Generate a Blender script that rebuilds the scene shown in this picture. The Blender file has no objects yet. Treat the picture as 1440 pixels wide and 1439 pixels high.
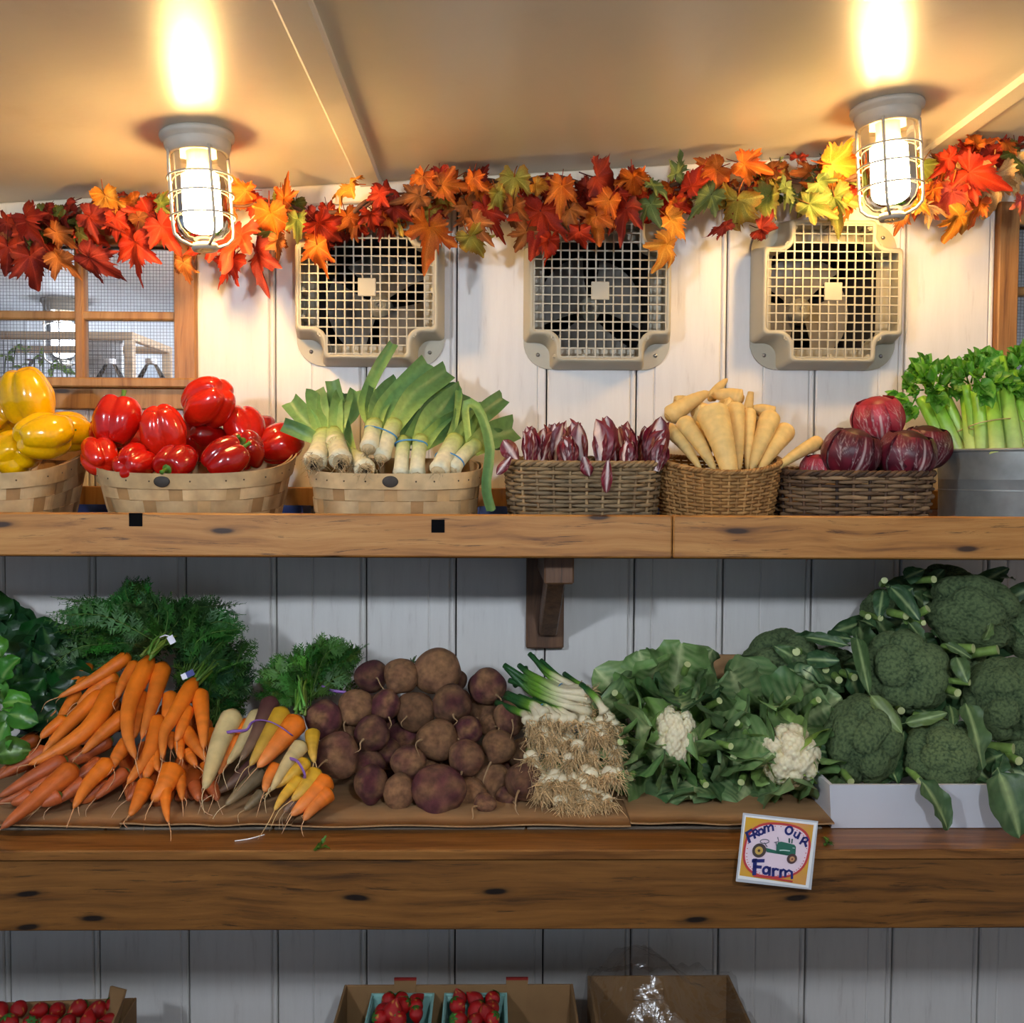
import bpy, math, random
import numpy as np
from mathutils import Vector, Matrix, Euler, noise as mnoise

rnd = random.Random(7)
SC = bpy.context.scene
COL = SC.collection
PI = math.pi

# ------------------------------------------------------------------ camera
F = 1383.0                       # focal length in pixels of the 1440 x 1439 frame
CAM = Vector((0.0, -2.0, 1.45))
YAW, PITCH, ROLL = math.radians(-1.04), math.radians(-2.2), math.radians(0.3)
RC = (Matrix.Rotation(YAW, 3, 'Z') @ Matrix.Rotation(PI/2 + PITCH, 3, 'X') @ Matrix.Rotation(ROLL, 3, 'Z'))
cd = bpy.data.cameras.new('camera'); cd.sensor_width = 36; cd.lens = F/1440*36
cd.clip_start = .02
cam = bpy.data.objects.new('camera', cd); COL.objects.link(cam)
cam.matrix_world = Matrix.Translation(CAM) @ RC.to_4x4()
SC.camera = cam

# ------------------------------------------------------------------ world, daylight, exposure
w = bpy.data.worlds.new('daylight'); SC.world = w; w.use_nodes = True
w.node_tree.nodes['Background'].inputs['Color'].default_value = (.62, .78, 1.0, 1)
w.node_tree.nodes['Background'].inputs['Strength'].default_value = .36
SC.view_settings.view_transform = 'Standard'; SC.view_settings.look = 'None'
SC.view_settings.gamma = 1; SC.view_settings.use_curve_mapping = False
SC.view_settings.exposure = 0.0
LAMP_W = 14.5                     # watts of each caged ceiling lamp
LAMP_COL = (1.0, .61, .22)
COOL_COL = (.78, .87, 1.0)
ROOM_W = 80.0                     # watts of the cooler lamps hung further back in the room
BACK_W = 5.0                      # lamp of the room behind the window

# ------------------------------------------------------------------ helpers
def lin(c):
    c = [x/255 for x in c[:3]]
    return tuple(x/12.92 if x <= .04045 else ((x+.055)/1.055)**2.4 for x in c)
def mixc(a, b, t):
    t = max(0., min(1., t)); return tuple(a[i]*(1-t)+b[i]*t for i in range(3))
def ray(px, py):
    return RC @ Vector(((px-720)/F, -(py-719.5)/F, -1))
def P(px, py, Y):
    d = ray(px, py); return CAM + d*((Y-CAM.y)/d.y)
def PZ(px, py, z):
    d = ray(px, py); return CAM + d*((z-CAM.z)/d.z)
def mpp(Y):
    return (Y-CAM.y)/F

def V(*a): return Vector(a)

class MB:
    def __init__(s): s.v=[]; s.f=[]; s.c=[]; s.m=[]; s.flat=[]
    def add(s, vs, fs, col=None, mi=0, flat=False):
        b=len(s.v); n=len(vs)
        s.v.extend(tuple(p) for p in vs)
        if col is None: col=(1,1,1)
        if len(col)==3 and not hasattr(col[0],'__len__'): s.c.extend([tuple(col)]*n)
        else: s.c.extend([tuple(x) for x in col])
        for f in fs:
            s.f.append(tuple(i+b for i in f)); s.m.append(mi); s.flat.append(flat)
        return s
    def box(s, lo, hi, col=None, mi=0, M=None, bev=0):
        x0,y0,z0=lo; x1,y1,z1=hi
        if bev>0:
            b=min(bev,(x1-x0)/2.01,(y1-y0)/2.01,(z1-z0)/2.01)
            vs=[]; idx={}
            for ax in range(3):
                for sx in (0,1):
                    for sy in (0,1):
                        for sz in (0,1):
                            sg=(sx,sy,sz); p=[]
                            for k in range(3):
                                a=(lo[k],hi[k])[sg[k]]
                                if k!=ax: a+= b*(1 if sg[k]==0 else -1)
                                p.append(a)
                            idx[(ax,)+sg]=len(vs); vs.append(V(*p))
            fs=[]
            for ax in range(3):
                o=[k for k in range(3) if k!=ax]
                for sd in (0,1):
                    q=[]
                    for a,c in ((0,0),(1,0),(1,1),(0,1)):
                        sg=[0,0,0]; sg[ax]=sd; sg[o[0]]=a; sg[o[1]]=c; q.append(idx[(ax,)+tuple(sg)])
                    flip=(sd==0) ^ (ax==1)
                    fs.append(tuple(reversed(q)) if flip else tuple(q))
            for ax in range(3):                      # edges along ax
                o=[k for k in range(3) if k!=ax]
                for a in (0,1):
                    for c in (0,1):
                        q=[]
                        for (e,fa) in ((0,o[0]),(0,o[1]),(1,o[1]),(1,o[0])):
                            sg=[0,0,0]; sg[ax]=e; sg[o[0]]=a; sg[o[1]]=c
                            q.append(idx[(fa,)+tuple(sg)])
                        fs.append(tuple(q))
            for sx in (0,1):
                for sy in (0,1):
                    for sz in (0,1): fs.append(tuple(idx[(k,sx,sy,sz)] for k in range(3)))
            # consistent outward normals
            cen=V((x0+x1)/2,(y0+y1)/2,(z0+z1)/2); ff=[]
            for f in fs:
                p=[vs[i] for i in f]; nrm=(p[1]-p[0]).cross(p[2]-p[0]); c=sum(p,V(0,0,0))/len(p)
                ff.append(f if nrm.dot(c-cen)>0 else tuple(reversed(f)))
            fs=ff
        else:
            vs=[V(x,y,z) for x in (x0,x1) for y in (y0,y1) for z in (z0,z1)]
            fs=[(0,1,3,2),(4,6,7,5),(0,4,5,1),(2,3,7,6),(0,2,6,4),(1,5,7,3)]
        if M is not None: vs=[M@p for p in vs]
        return s.add(vs,fs,col,mi,True)
    def tube(s, path, rad, seg=8, col=None, mi=0, caps=True, round_end=False, squash=None, upv=None):
        path=[Vector(p) for p in path]; n=len(path)
        if not hasattr(rad,'__len__'): rad=[rad]*n
        vs=[]; cs=[]
        t0=(path[1]-path[0]).normalized()
        up=upv if upv is not None else (V(0,0,1) if abs(t0.z)<.9 else V(1,0,0))
        a=t0.cross(up).normalized()
        for i in range(n):
            t=(path[min(i+1,n-1)]-path[max(i-1,0)])
            t=t.normalized() if t.length>1e-9 else t0
            a=(a-t*a.dot(t)); a=a.normalized() if a.length>1e-6 else t.orthogonal().normalized()
            b=t.cross(a)
            for k in range(seg):
                an=2*PI*k/seg
                r=rad[i]; ca,sa=math.cos(an),math.sin(an)
                if squash: sa*=squash
                vs.append(path[i]+a*(r*ca)+b*(r*sa))
                if col is not None and hasattr(col[0],'__len__'): cs.append(col[i])
        fs=[]
        for i in range(n-1):
            for k in range(seg):
                k2=(k+1)%seg
                fs.append((i*seg+k,i*seg+k2,(i+1)*seg+k2,(i+1)*seg+k))
        if caps:
            fs.append(tuple(range(seg-1,-1,-1))); fs.append(tuple((n-1)*seg+k for k in range(seg)))
        fs=[tuple(reversed(f)) for f in fs]
        return s.add(vs,fs,cs if cs else col,mi)
    def ring(s, path, rad, seg=6, col=None, mi=0, flat=None):
        """closed tube"""
        path=[Vector(p) for p in path]; n=len(path); vs=[]; 
        for i in range(n):
            t=(path[(i+1)%n]-path[i-1]).normalized()
            up=V(0,0,1) if abs(t.z)<.95 else V(1,0,0)
            a=t.cross(up).normalized(); b=a.cross(t)
            for k in range(seg):
                an=2*PI*k/seg
                ra,rb=(rad,rad) if flat is None else flat
                vs.append(path[i]+a*(ra*math.cos(an))+b*(rb*math.sin(an)))
        fs=[]
        for i in range(n):
            j=(i+1)%n
            for k in range(seg):
                k2=(k+1)%seg
                fs.append((i*seg+k,j*seg+k,j*seg+k2,i*seg+k2))
        fs=[tuple(reversed(f)) for f in fs]
        return s.add(vs,fs,col,mi)
    def lathe(s, prof, seg=24, M=None, col=None, mi=0, cap0=False, cap1=False):
        vs=[]; cs=[]; n=len(prof)
        for i,(r,z) in enumerate(prof):
            for k in range(seg):
                an=2*PI*k/seg; vs.append(V(r*math.cos(an),r*math.sin(an),z))
                if col is not None and hasattr(col[0],'__len__'): cs.append(col[i])
        fs=[]
        for i in range(n-1):
            for k in range(seg):
                k2=(k+1)%seg; fs.append((i*seg+k,i*seg+k2,(i+1)*seg+k2,(i+1)*seg+k))
        if cap0: fs.append(tuple(range(seg-1,-1,-1)))
        if cap1: fs.append(tuple((n-1)*seg+k for k in range(seg)))
        if M is not None: vs=[M@p for p in vs]
        return s.add(vs,fs,cs if cs else col,mi)
    def grid(s, nu, nv, fn, col=None, mi=0, wrapu=False, thick=0):
        """fn(u,v)->(Vector,colour|None)"""
        vs=[]; cs=[]
        for j in range(nv):
            for i in range(nu):
                u=i/(nu if wrapu else nu-1); v=j/(nv-1)
                r=fn(u,v)
                if isinstance(r,tuple): vs.append(r[0]); cs.append(r[1])
                else: vs.append(r)
        fs=[]
        for j in range(nv-1):
            for i in range(nu if wrapu else nu-1):
                i2=(i+1)%nu
                fs.append((j*nu+i,j*nu+i2,(j+1)*nu+i2,(j+1)*nu+i))
        return s.add(vs,fs,cs if cs else col,mi)
    def poly(s, pts, thick=None, n=V(0,-1,0), col=None, mi=0):
        """flat polygon, optionally with thickness along -n"""
        pts=[Vector(p) for p in pts]; k=len(pts)
        if not thick: return s.add(pts,[tuple(range(k))],col,mi,True)
        vs=pts+[p-n*thick for p in pts]
        fs=[tuple(range(k)),tuple(range(2*k-1,k-1,-1))]+[(i,i+k,(i+1)%k+k,(i+1)%k) for i in range(k)]
        return s.add(vs,fs,col,mi,True)
    def mesh(s, name, mats):
        me=bpy.data.meshes.new(name)
        me.from_pydata([tuple(v) for v in s.v],[],s.f)
        if not isinstance(mats,(list,tuple)): mats=[mats]
        for m in mats: me.materials.append(m)
        me.polygons.foreach_set('material_index',s.m)
        me.polygons.foreach_set('use_smooth',[not x for x in s.flat])
        a=me.color_attributes.new('col','FLOAT_COLOR','POINT')
        arr=np.ones((len(s.v),4),dtype=np.float32); arr[:,:3]=np.array(s.c,dtype=np.float32)
        a.data.foreach_set('color',arr.ravel())
        me.update()
        return me
    def build(s, name, mats, parent=None, origin=None):
        """verts are in world space; the object's origin goes to the base centre"""
        a=np.array([tuple(v) for v in s.v]); lo,hi=a.min(0),a.max(0)
        if origin is None: origin=V((lo[0]+hi[0])/2,(lo[1]+hi[1])/2,lo[2])
        s.v=[tuple(Vector(v)-origin) for v in s.v]
        return put(name,s.mesh(name,mats),Matrix.Translation(origin),parent)

def wm(o):
    m=o.matrix_basis.copy()
    while o.parent: o=o.parent; m=o.matrix_basis@m
    return m
def put(name, data, M, parent=None):
    """object with WORLD matrix M, under parent"""
    o=bpy.data.objects.new(name,data); COL.objects.link(o)
    if parent is not None:
        o.parent=parent; M=wm(parent).inverted()@M
    o.matrix_basis=M
    return o
def tag(o, label, cat, group=None, kind=None):
    if label: o['label']=label
    if cat: o['category']=cat
    if group: o['group']=group
    if kind: o['kind']=kind
    return o
def thing(name, label, cat, loc=(0,0,0), group=None, rot=None):
    o=bpy.data.objects.new(name,None); COL.objects.link(o); o.empty_display_size=.02
    M=Matrix.Translation(Vector(loc))
    if rot is not None: M=M@rot.to_4x4()
    o.matrix_basis=M
    return tag(o,label,cat,group)
def struct(o): o['kind']='structure'; return o
def frame(z, x=None):
    """rotation whose local +Z is z"""
    z=Vector(z).normalized(); x=Vector(x) if x is not None else V(1,0,0)
    if abs(z.dot(x.normalized()))>.98: x=V(0,1,0)
    y=z.cross(x).normalized(); x=y.cross(z)
    return Matrix((x,y,z)).transposed()
def bez(pts, n):
    """smooth polyline through pts (Catmull-Rom)"""
    pts=[Vector(p) for p in pts]
    if len(pts)==2: return [pts[0].lerp(pts[1],i/(n-1)) for i in range(n)]
    q=[pts[0]*2-pts[1]]+pts+[pts[-1]*2-pts[-2]]; out=[]
    m=len(pts)-1
    for i in range(n):
        t=i/(n-1)*m; k=min(int(t),m-1); t-=k
        a,b,c,d=q[k:k+4]
        out.append(.5*((2*b)+(c-a)*t+(2*a-5*b+4*c-d)*t*t+(3*b-a-3*c+d)*t**3))
    return out

# ------------------------------------------------------------------ materials
def nodes(name):
    m=bpy.data.materials.new(name); m.use_nodes=True
    nt=m.node_tree; b=nt.nodes['Principled BSDF']
    return m,nt,b
def N(nt, typ, **kw):
    n=nt.nodes.new(typ)
    for k,v in kw.items():
        if k in n.inputs: n.inputs[k].default_value=v
        else: setattr(n,k,v)
    return n
def coords(nt, scale=(1,1,1), kind='Object'):
    tc=N(nt,'ShaderNodeTexCoord'); mp=N(nt,'ShaderNodeMapping'); mp.inputs['Scale'].default_value=scale
    nt.links.new(tc.outputs[kind],mp.inputs['Vector']); return mp.outputs['Vector']
def wcoords(nt, scale=(1,1,1)):
    """true position in the place, for long boards"""
    g=N(nt,'ShaderNodeNewGeometry'); mp=N(nt,'ShaderNodeMapping'); mp.inputs['Scale'].default_value=scale
    nt.links.new(g.outputs['Position'],mp.inputs['Vector']); return mp.outputs['Vector']
def ramp(nt, fac, stops):
    r=N(nt,'ShaderNodeValToRGB'); e=r.color_ramp.elements
    while len(e)<len(stops): e.new(.5)
    for i,(p,c) in enumerate(stops): e[i].position=p; e[i].color=tuple(c)+(1,)
    nt.links.new(fac,r.inputs['Fac']); return r.outputs['Color']
def mixn(nt, a, b, fac, mode='MIX'):
    m=N(nt,'ShaderNodeMix',data_type='RGBA',blend_type=mode)
    for s,x in ((6,a),(7,b),(0,fac)):
        if hasattr(x,'is_linked') or hasattr(x,'links'): nt.links.new(x,m.inputs[s])
        elif s==0: m.inputs[0].default_value=x
        else: m.inputs[s].default_value=tuple(x)+(1,)
    return m.outputs[2]
def bump(nt, b, h, strength, dist=.002):
    n=N(nt,'ShaderNodeBump'); n.inputs['Strength'].default_value=strength; n.inputs['Distance'].default_value=dist
    nt.links.new(h,n.inputs['Height']); nt.links.new(n.outputs['Normal'],b.inputs['Normal'])
def simple(name, c, rough=.5, metal=0, spec=.5, noise=0, nscale=20, bmp=0, bscale=80, stretch=(1,1,1), srgb=True):
    m,nt,b=nodes(name); c=lin(c) if srgb else c
    b.inputs['Roughness'].default_value=rough; b.inputs['Metallic'].default_value=metal
    b.inputs['Specular IOR Level'].default_value=spec
    b.inputs['Base Color'].default_value=tuple(c)+(1,)
    if noise:
        v=coords(nt,stretch); n=N(nt,'ShaderNodeTexNoise',Scale=nscale,Detail=6.0)
        nt.links.new(v,n.inputs['Vector'])
        col=ramp(nt,n.outputs['Fac'],[(.3,[x*(1-noise) for x in c]),(.7,[min(1,x*(1+noise*.6)) for x in c])])
        nt.links.new(col,b.inputs['Base Color'])
    if bmp:
        v=coords(nt,stretch); n=N(nt,'ShaderNodeTexNoise',Scale=bscale,Detail=5.0)
        nt.links.new(v,n.inputs['Vector']); bump(nt,b,n.outputs['Fac'],bmp)
    return m
def vmat(name, rough=.5, spec=.5, nscale=40, namt=.25, bscale=120, bstr=.2, bdist=.002, sss=0, ssr=.01, coat=0, trans=0, rand=.12, metal=0):
    """colour from the mesh's own 'col' attribute, mottled, with a little variation from piece to piece"""
    m,nt,b=nodes(name)
    at=N(nt,'ShaderNodeAttribute',attribute_name='col')
    v=coords(nt); n=N(nt,'ShaderNodeTexNoise',Scale=nscale,Detail=5.0); nt.links.new(v,n.inputs['Vector'])
    g=ramp(nt,n.outputs['Fac'],[(.28,(1-namt,)*3),(.72,(1+namt*.5,)*3)])
    c=mixn(nt,at.outputs['Color'],g,1.0,'MULTIPLY')
    if rand:
        oi=N(nt,'ShaderNodeObjectInfo'); g2=ramp(nt,oi.outputs['Random'],[(0,(1-rand,)*3),(1,(1+rand,)*3)])
        c=mixn(nt,c,g2,1.0,'MULTIPLY')
    nt.links.new(c,b.inputs['Base Color'])
    b.inputs['Roughness'].default_value=rough; b.inputs['Specular IOR Level'].default_value=spec
    b.inputs['Metallic'].default_value=metal
    if coat: b.inputs['Coat Weight'].default_value=coat; b.inputs['Coat Roughness'].default_value=.12
    if sss:
        b.inputs['Subsurface Weight'].default_value=sss; b.inputs['Subsurface Radius'].default_value=(1,.6,.3); b.inputs['Subsurface Scale'].default_value=ssr
    if bstr:
        n2=N(nt,'ShaderNodeTexNoise',Scale=bscale,Detail=4.0); nt.links.new(v,n2.inputs['Vector'])
        bump(nt,b,n2.outputs['Fac'],bstr,bdist)
    if trans:                                   # thin leaf: some light comes through
        out=nt.nodes['Material Output']; tr=N(nt,'ShaderNodeBsdfTranslucent'); nt.links.new(c,tr.inputs['Color'])
        mx=N(nt,'ShaderNodeMixShader'); mx.inputs[0].default_value=trans
        nt.links.new(b.outputs[0],mx.inputs[1]); nt.links.new(tr.outputs[0],mx.inputs[2]); nt.links.new(mx.outputs[0],out.inputs['Surface'])
    return m
def wood(name, base, dark, light, grain=(1.9,46,46), rough=.5, knots=True, axis='X', crack=.5, bmp=.25):
    m,nt,b=nodes(name); base,dark,light=lin(base),lin(dark),lin(light)
    sc=grain if axis=='X' else (grain[1],grain[2],grain[0])
    v=wcoords(nt,(1,1,1))
    wn=N(nt,'ShaderNodeTexNoise',Scale=3.0,Detail=2.0); nt.links.new(v,wn.inputs['Vector'])
    add=N(nt,'ShaderNodeVectorMath',operation='MULTIPLY_ADD'); add.inputs[1].default_value=(.05,.05,.05)
    nt.links.new(wn.outputs['Color'],add.inputs[0]); nt.links.new(v,add.inputs[2])
    mp=N(nt,'ShaderNodeMapping'); mp.inputs['Scale'].default_value=sc; nt.links.new(add.outputs[0],mp.inputs['Vector'])
    n1=N(nt,'ShaderNodeTexNoise',Scale=1.6,Detail=8.0,Roughness=.62); nt.links.new(mp.outputs[0],n1.inputs['Vector'])
    c=ramp(nt,n1.outputs['Fac'],[(.25,dark),(.47,base),(.75,light)])
    mp2=N(nt,'ShaderNodeMapping'); mp2.inputs['Scale'].default_value=tuple(x*2.2 for x in sc); nt.links.new(add.outputs[0],mp2.inputs['Vector'])
    n2=N(nt,'ShaderNodeTexNoise',Scale=1.5,Detail=10.0,Roughness=.7); nt.links.new(mp2.outputs[0],n2.inputs['Vector'])
    ck=ramp(nt,n2.outputs['Fac'],[(.35,(1,1,1)),(.42,(0,0,0))])
    ckm=N(nt,'ShaderNodeMath',operation='MULTIPLY'); ckm.inputs[1].default_value=crack; nt.links.new(ck,ckm.inputs[0])
    c=mixn(nt,c,[x*.35 for x in dark],ckm.outputs[0])
    if knots:
        ks=(2.3,2.3,9) if axis=='X' else (9,9,2.3)
        mp3=N(nt,'ShaderNodeMapping'); mp3.inputs['Scale'].default_value=ks; mp3.inputs['Location'].default_value=(.37,.2,.61); nt.links.new(add.outputs[0],mp3.inputs['Vector'])
        sp=N(nt,'ShaderNodeSeparateXYZ'); cb=N(nt,'ShaderNodeCombineXYZ'); nt.links.new(mp3.outputs[0],sp.inputs[0]); nt.links.new(sp.outputs[0],cb.inputs[0]); nt.links.new(sp.outputs[2],cb.inputs[1])
        vo=N(nt,'ShaderNodeTexVoronoi',Scale=1.0); vo.voronoi_dimensions='2D'; nt.links.new(cb.outputs[0],vo.inputs['Vector'])
        kf=ramp(nt,vo.outputs['Distance'],[(.03,(1,1,1)),(.05,(.3,.3,.3)),(.085,(0,0,0))])
        c=mixn(nt,c,[x*.3 for x in dark],kf)
    nt.links.new(c,b.inputs['Base Color']); b.inputs['Roughness'].default_value=rough
    bump(nt,b,n2.outputs['Fac'],bmp,.0015)
    return m
def painted(name, c, dirt, rough=.55, bmp=.12, vert=True, amt=.5):
    m,nt,b=nodes(name); c,dirt=lin(c),lin(dirt)
    v=wcoords(nt,(14,14,1.6) if vert else (2,2,2))
    n=N(nt,'ShaderNodeTexNoise',Scale=3.0,Detail=9.0,Roughness=.68); nt.links.new(v,n.inputs['Vector'])
    f=ramp(nt,n.outputs['Fac'],[(.30,(amt,)*3),(.42,(.06,)*3),(.6,(0,0,0))])
    col=mixn(nt,c,dirt,f); nt.links.new(col,b.inputs['Base Color'])
    b.inputs['Roughness'].default_value=rough
    n2=N(nt,'ShaderNodeTexNoise',Scale=60.0,Detail=6.0); nt.links.new(wcoords(nt,(1,1,.35)),n2.inputs['Vector'])
    bump(nt,b,n2.outputs['Fac'],bmp,.003)
    return m
def glassy(name, tint=(1,1,1), rough=.03, refl=.12):
    m,nt,b=nodes(name); nt.nodes.remove(b); out=nt.nodes['Material Output']
    t=N(nt,'ShaderNodeBsdfTransparent'); t.inputs['Color'].default_value=tuple(tint)+(1,)
    g=N(nt,'ShaderNodeBsdfGlossy'); g.inputs['Roughness'].default_value=rough
    fr=N(nt,'ShaderNodeFresnel'); fr.inputs['IOR'].default_value=1.3+refl
    mx=N(nt,'ShaderNodeMixShader'); nt.links.new(fr.outputs[0],mx.inputs[0])
    nt.links.new(t.outputs[0],mx.inputs[1]); nt.links.new(g.outputs[0],mx.inputs[2]); nt.links.new(mx.outputs[0],out.inputs['Surface'])
    return m
def glow(name, c, strength):
    m,nt,b=nodes(name); nt.nodes.remove(b); e=N(nt,'ShaderNodeEmission',Strength=strength); e.inputs['Color'].default_value=tuple(c)+(1,)
    nt.links.new(e.outputs[0],nt.nodes['Material Output'].inputs['Surface']); return m

M_WALL=painted('white_board_paint',(226,222,216),(130,114,98),.55,.15,amt=.3)
M_CEIL=painted('cream_ceiling_paint',(200,192,176),(182,168,148),.31,.10,False,.3)
M_TRIMP=painted('cream_trim_paint',(228,214,188),(170,140,110),.4,.08)
M_DARK=simple('dark_gap',(30,26,24),.9)
M_OAK=wood('honey_wood',(172,114,52),(102,60,24),(198,144,78),crack=.85)
M_OAKD=wood('dark_stained_wood',(112,70,26),(50,30,12),(140,92,40),crack=.7,rough=.42)
M_OAKT=wood('shelf_top_wood',(122,76,32),(70,40,14),(158,106,52),crack=.6,rough=.35)
M_FRAME=wood('window_frame_wood',(160,114,60),(112,72,34),(184,140,84),grain=(30,30,1.4),axis='X',crack=.35)
M_FRAMEV=wood('window_post_wood',(154,106,56),(102,64,30),(180,132,78),axis='Z',crack=.35)
M_BRKT=wood('bracket_wood',(98,66,42),(58,36,22),(124,88,58),axis='Z',crack=.6)
M_GREYW=wood('grey_old_plank',(110,98,84),(62,54,46),(140,126,108),knots=False,crack=.6)
M_GREY=simple('fan_beige_plastic',(172,165,144),.45,noise=.06,nscale=8)
M_DUCT=simple('fan_duct_dark',(44,38,36),.8)
M_BLADE=simple('fan_blade_grey',(136,128,116),.4)
M_STEEL=simple('screw_steel',(170,170,172),.3,metal=1)
M_LAMPM=simple('lamp_cast_grey',(176,166,150),.5,noise=.1,nscale=30)
M_GLASS=glassy('clear_glass')
M_BLACK=simple('black_patch',(8,8,9),.9,spec=.1)
M_BLUE=simple('blue_plastic',(44,66,128),.4)

# ------------------------------------------------------------------ the room shell
_a,_b=P(0,288,0),P(1290,215,0)
CS=(_b.z-_a.z)/(_b.x-_a.x); C0=_a.z-CS*_a.x           # ceiling height at the wall: C0 + CS*x
def zc(x): return C0+CS*x
def PCE(px,py):
    d=ray(px,py); o=CAM
    t=(C0+CS*o.x-o.z)/(d.z-CS*d.x); return o+d*t
XL,XR=-1.7,1.9
FANPX=((516,404),(844,409),(1171.5,410)); FAN_Y=-.062
FANC=[P(px,py,FAN_Y) for px,py in FANPX]
W1=(P(-150,345,0).x,P(247,345,0).x,P(0,532,0).z,P(0,345,0).z)     # glazed opening: x0,x1,z0,z1
W2=(P(1428,345,0).x,P(1440,345,0).x+.42,P(1440,560,0).z,P(1440,318,0).z)
HOLES=[W1,W2]+[(c.x-.118,c.x+.118,c.z-.118,c.z+.118) for c in FANC]
def rects(x0,x1,z0,z1,holes):
    xs=sorted({x0,x1}|{h[k] for h in holes for k in (0,1) if x0<h[k]<x1})
    out=[]
    for a,b in zip(xs,xs[1:]):
        m=(a+b)/2; cuts=sorted((h[2],h[3]) for h in holes if h[0]<m<h[1])
        z=z0
        for c,d in cuts:
            if c>z: out.append([a,b,z,min(c,z1)])
            z=max(z,d)
        if z<z1: out.append([a,b,z,z1])
    return out
wall=MB().box((XL,.022,0),(XL+.01,.024,2.2)); 
wb=MB()
for r in rects(XL,XR,0.02,2.3,HOLES): wb.box((r[0],.021,r[2]),(r[1],.03,r[3]))
wall=struct(wb.build('wall_back',M_DARK))
PW=126.2*mpp(0); gx=P(387,450,0).x
k0=math.floor((XL-gx)/PW)
for k in range(k0,math.ceil((XR-gx)/PW)):
    x0=gx+k*PW+.0016; x1=gx+(k+1)*PW-.0016
    if x1<XL or x0>XR: continue
    m=MB()
    rs=rects(x0,x1,.02,zc((x0+x1)/2)+.02,HOLES)
    for r in rs:
        # bead along the right edge of each board, as in the photo's double lines
        if abs(r[1]-x1)<1e-6 and r[1]-r[0]>.02:
            m.box((r[0],0,r[2]),(r[1]-.011,.02,r[3]),bev=.0025)
            m.box((r[1]-.0095,.001,r[2]),(r[1],.02,r[3]),bev=.003)
            m.box((r[1]-.012,.006,r[2]),(r[1]-.009,.02,r[3]))
        else: m.box((r[0],0,r[2]),(r[1],.02,r[3]),bev=.0025)
    m.build('plank',M_WALL,wall)

# ceiling: a gently sloping sheet with battens over its joints
m=MB(); YB=-3.4
m.add([V(XL-.6,.03,zc(XL-.6)),V(XR+.6,.03,zc(XR+.6)),V(XR+.6,YB,zc(XR+.6)),V(XL-.6,YB,zc(XL-.6)),
       V(XL-.6,.03,zc(XL-.6)+.03),V(XR+.6,.03,zc(XR+.6)+.03),V(XR+.6,YB,zc(XR+.6)+.03),V(XL-.6,YB,zc(XL-.6)+.03)],
      [(0,1,2,3),(7,6,5,4),(0,4,5,1),(1,5,6,2),(2,6,7,3),(3,7,4,0)],flat=True)
ceil=struct(m.build('ceiling',M_CEIL))
MCS=Matrix.Rotation(-math.atan(CS),4,'Y')
def batten(n,xc,wd,th=.011):
    m=MB(); M=Matrix.Translation(V(xc,0,zc(xc)))@MCS
    m.box((-wd/2,YB,-th),(wd/2,-.016,.004),M=M,bev=.004); return struct(m.build(n,M_CEIL))
batten('trim_1',PCE(507,222).x,.047)
batten('trim_2',PCE(1345,180).x+.012,.046)
m=MB(); M=Matrix.Translation(V(0,0,C0))@MCS
m.box((XL,-.016,-.04),(XR,.0,-.0005),M=M,bev=.003); struct(m.build('trim_3',M_TRIMP))
m=MB().box((-4.5,-5,-.05),(4.5,.02,0)); struct(m.build('floor',simple('grey_concrete',(52,49,46),.8,noise=.25,nscale=6)))
m=MB().box((XR,-3.4,0),(XR+.05,.03,zc(XR)+.02)); struct(m.build('wall_right',M_WALL))

# ------------------------------------------------------------------ shelves
ZL=P(700,724,-.38).z                      # top of the lip of the upper shelf
YU=-.38; ZU=ZL-.052                       # front of the upper shelf, its board surface
zb=P(700,784,-.38).z
sh=thing('wall_shelf','honey-coloured wooden wall shelf with a raised front lip, carrying the baskets','shelf',(0,-.2,ZU-.03))
m=MB().box((XL,YU+.022,ZU-.022),(XR,-.0005,ZU),bev=.002); m.build('shelf_board',M_OAKT,sh)
xs=P(946,750,YU).x
for a,b in ((XL,xs-.0008),(xs+.0008,XR)):
    m=MB().box((a,YU,zb),(b,YU+.022,ZL),bev=.0025); m.build('front_board',M_OAK,sh)
m=MB().box((XL,-.02,P(600,713,0).z),(XR,-.0005,P(600,686,0).z),bev=.002); m.build('back_rail',M_FRAME,sh)
for px,py in ((191,731),(616,740)):
    c=P(px,py,YU); s=.0108
    o=MB().box((c.x-s,YU-.0012,c.z-s),(c.x+s,YU+.001,c.z+s)).build('square_patch',M_BLACK,sh); o['label']='small black square on the front lip'
# bracket under the shelf
x0,x1=P(740,850,-.02).x,P(793,850,-.02).x; zt=ZU-.022; z0=P(760,912,-.02).z
br=MB().box((x0,-.024,z0),(x1,-.0005,zt),bev=.003).build('bracket_plate',M_BRKT,sh)
xa,xb=P(758,880,-.03).x,P(783,880,-.03).x
m=MB(); A=V((xa+xb)/2,-.028,P(770,882,-.03).z); B=V((xa+xb)/2+.004,-.27,zt-.002); d=B-A
R=frame(d,V(1,0,0)).to_4x4(); wd=(xb-xa)/2
m.box((-wd,-.02,0),(wd,.02,d.length),M=Matrix.Translation(A)@R,bev=.003)
m.build('bracket_brace',M_BRKT,br)
m=MB().box((xa-.004,-.30,zt-.05),(xb+.012,-.02,zt),bev=.003); m.build('bracket_arm',M_BRKT,br)

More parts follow.
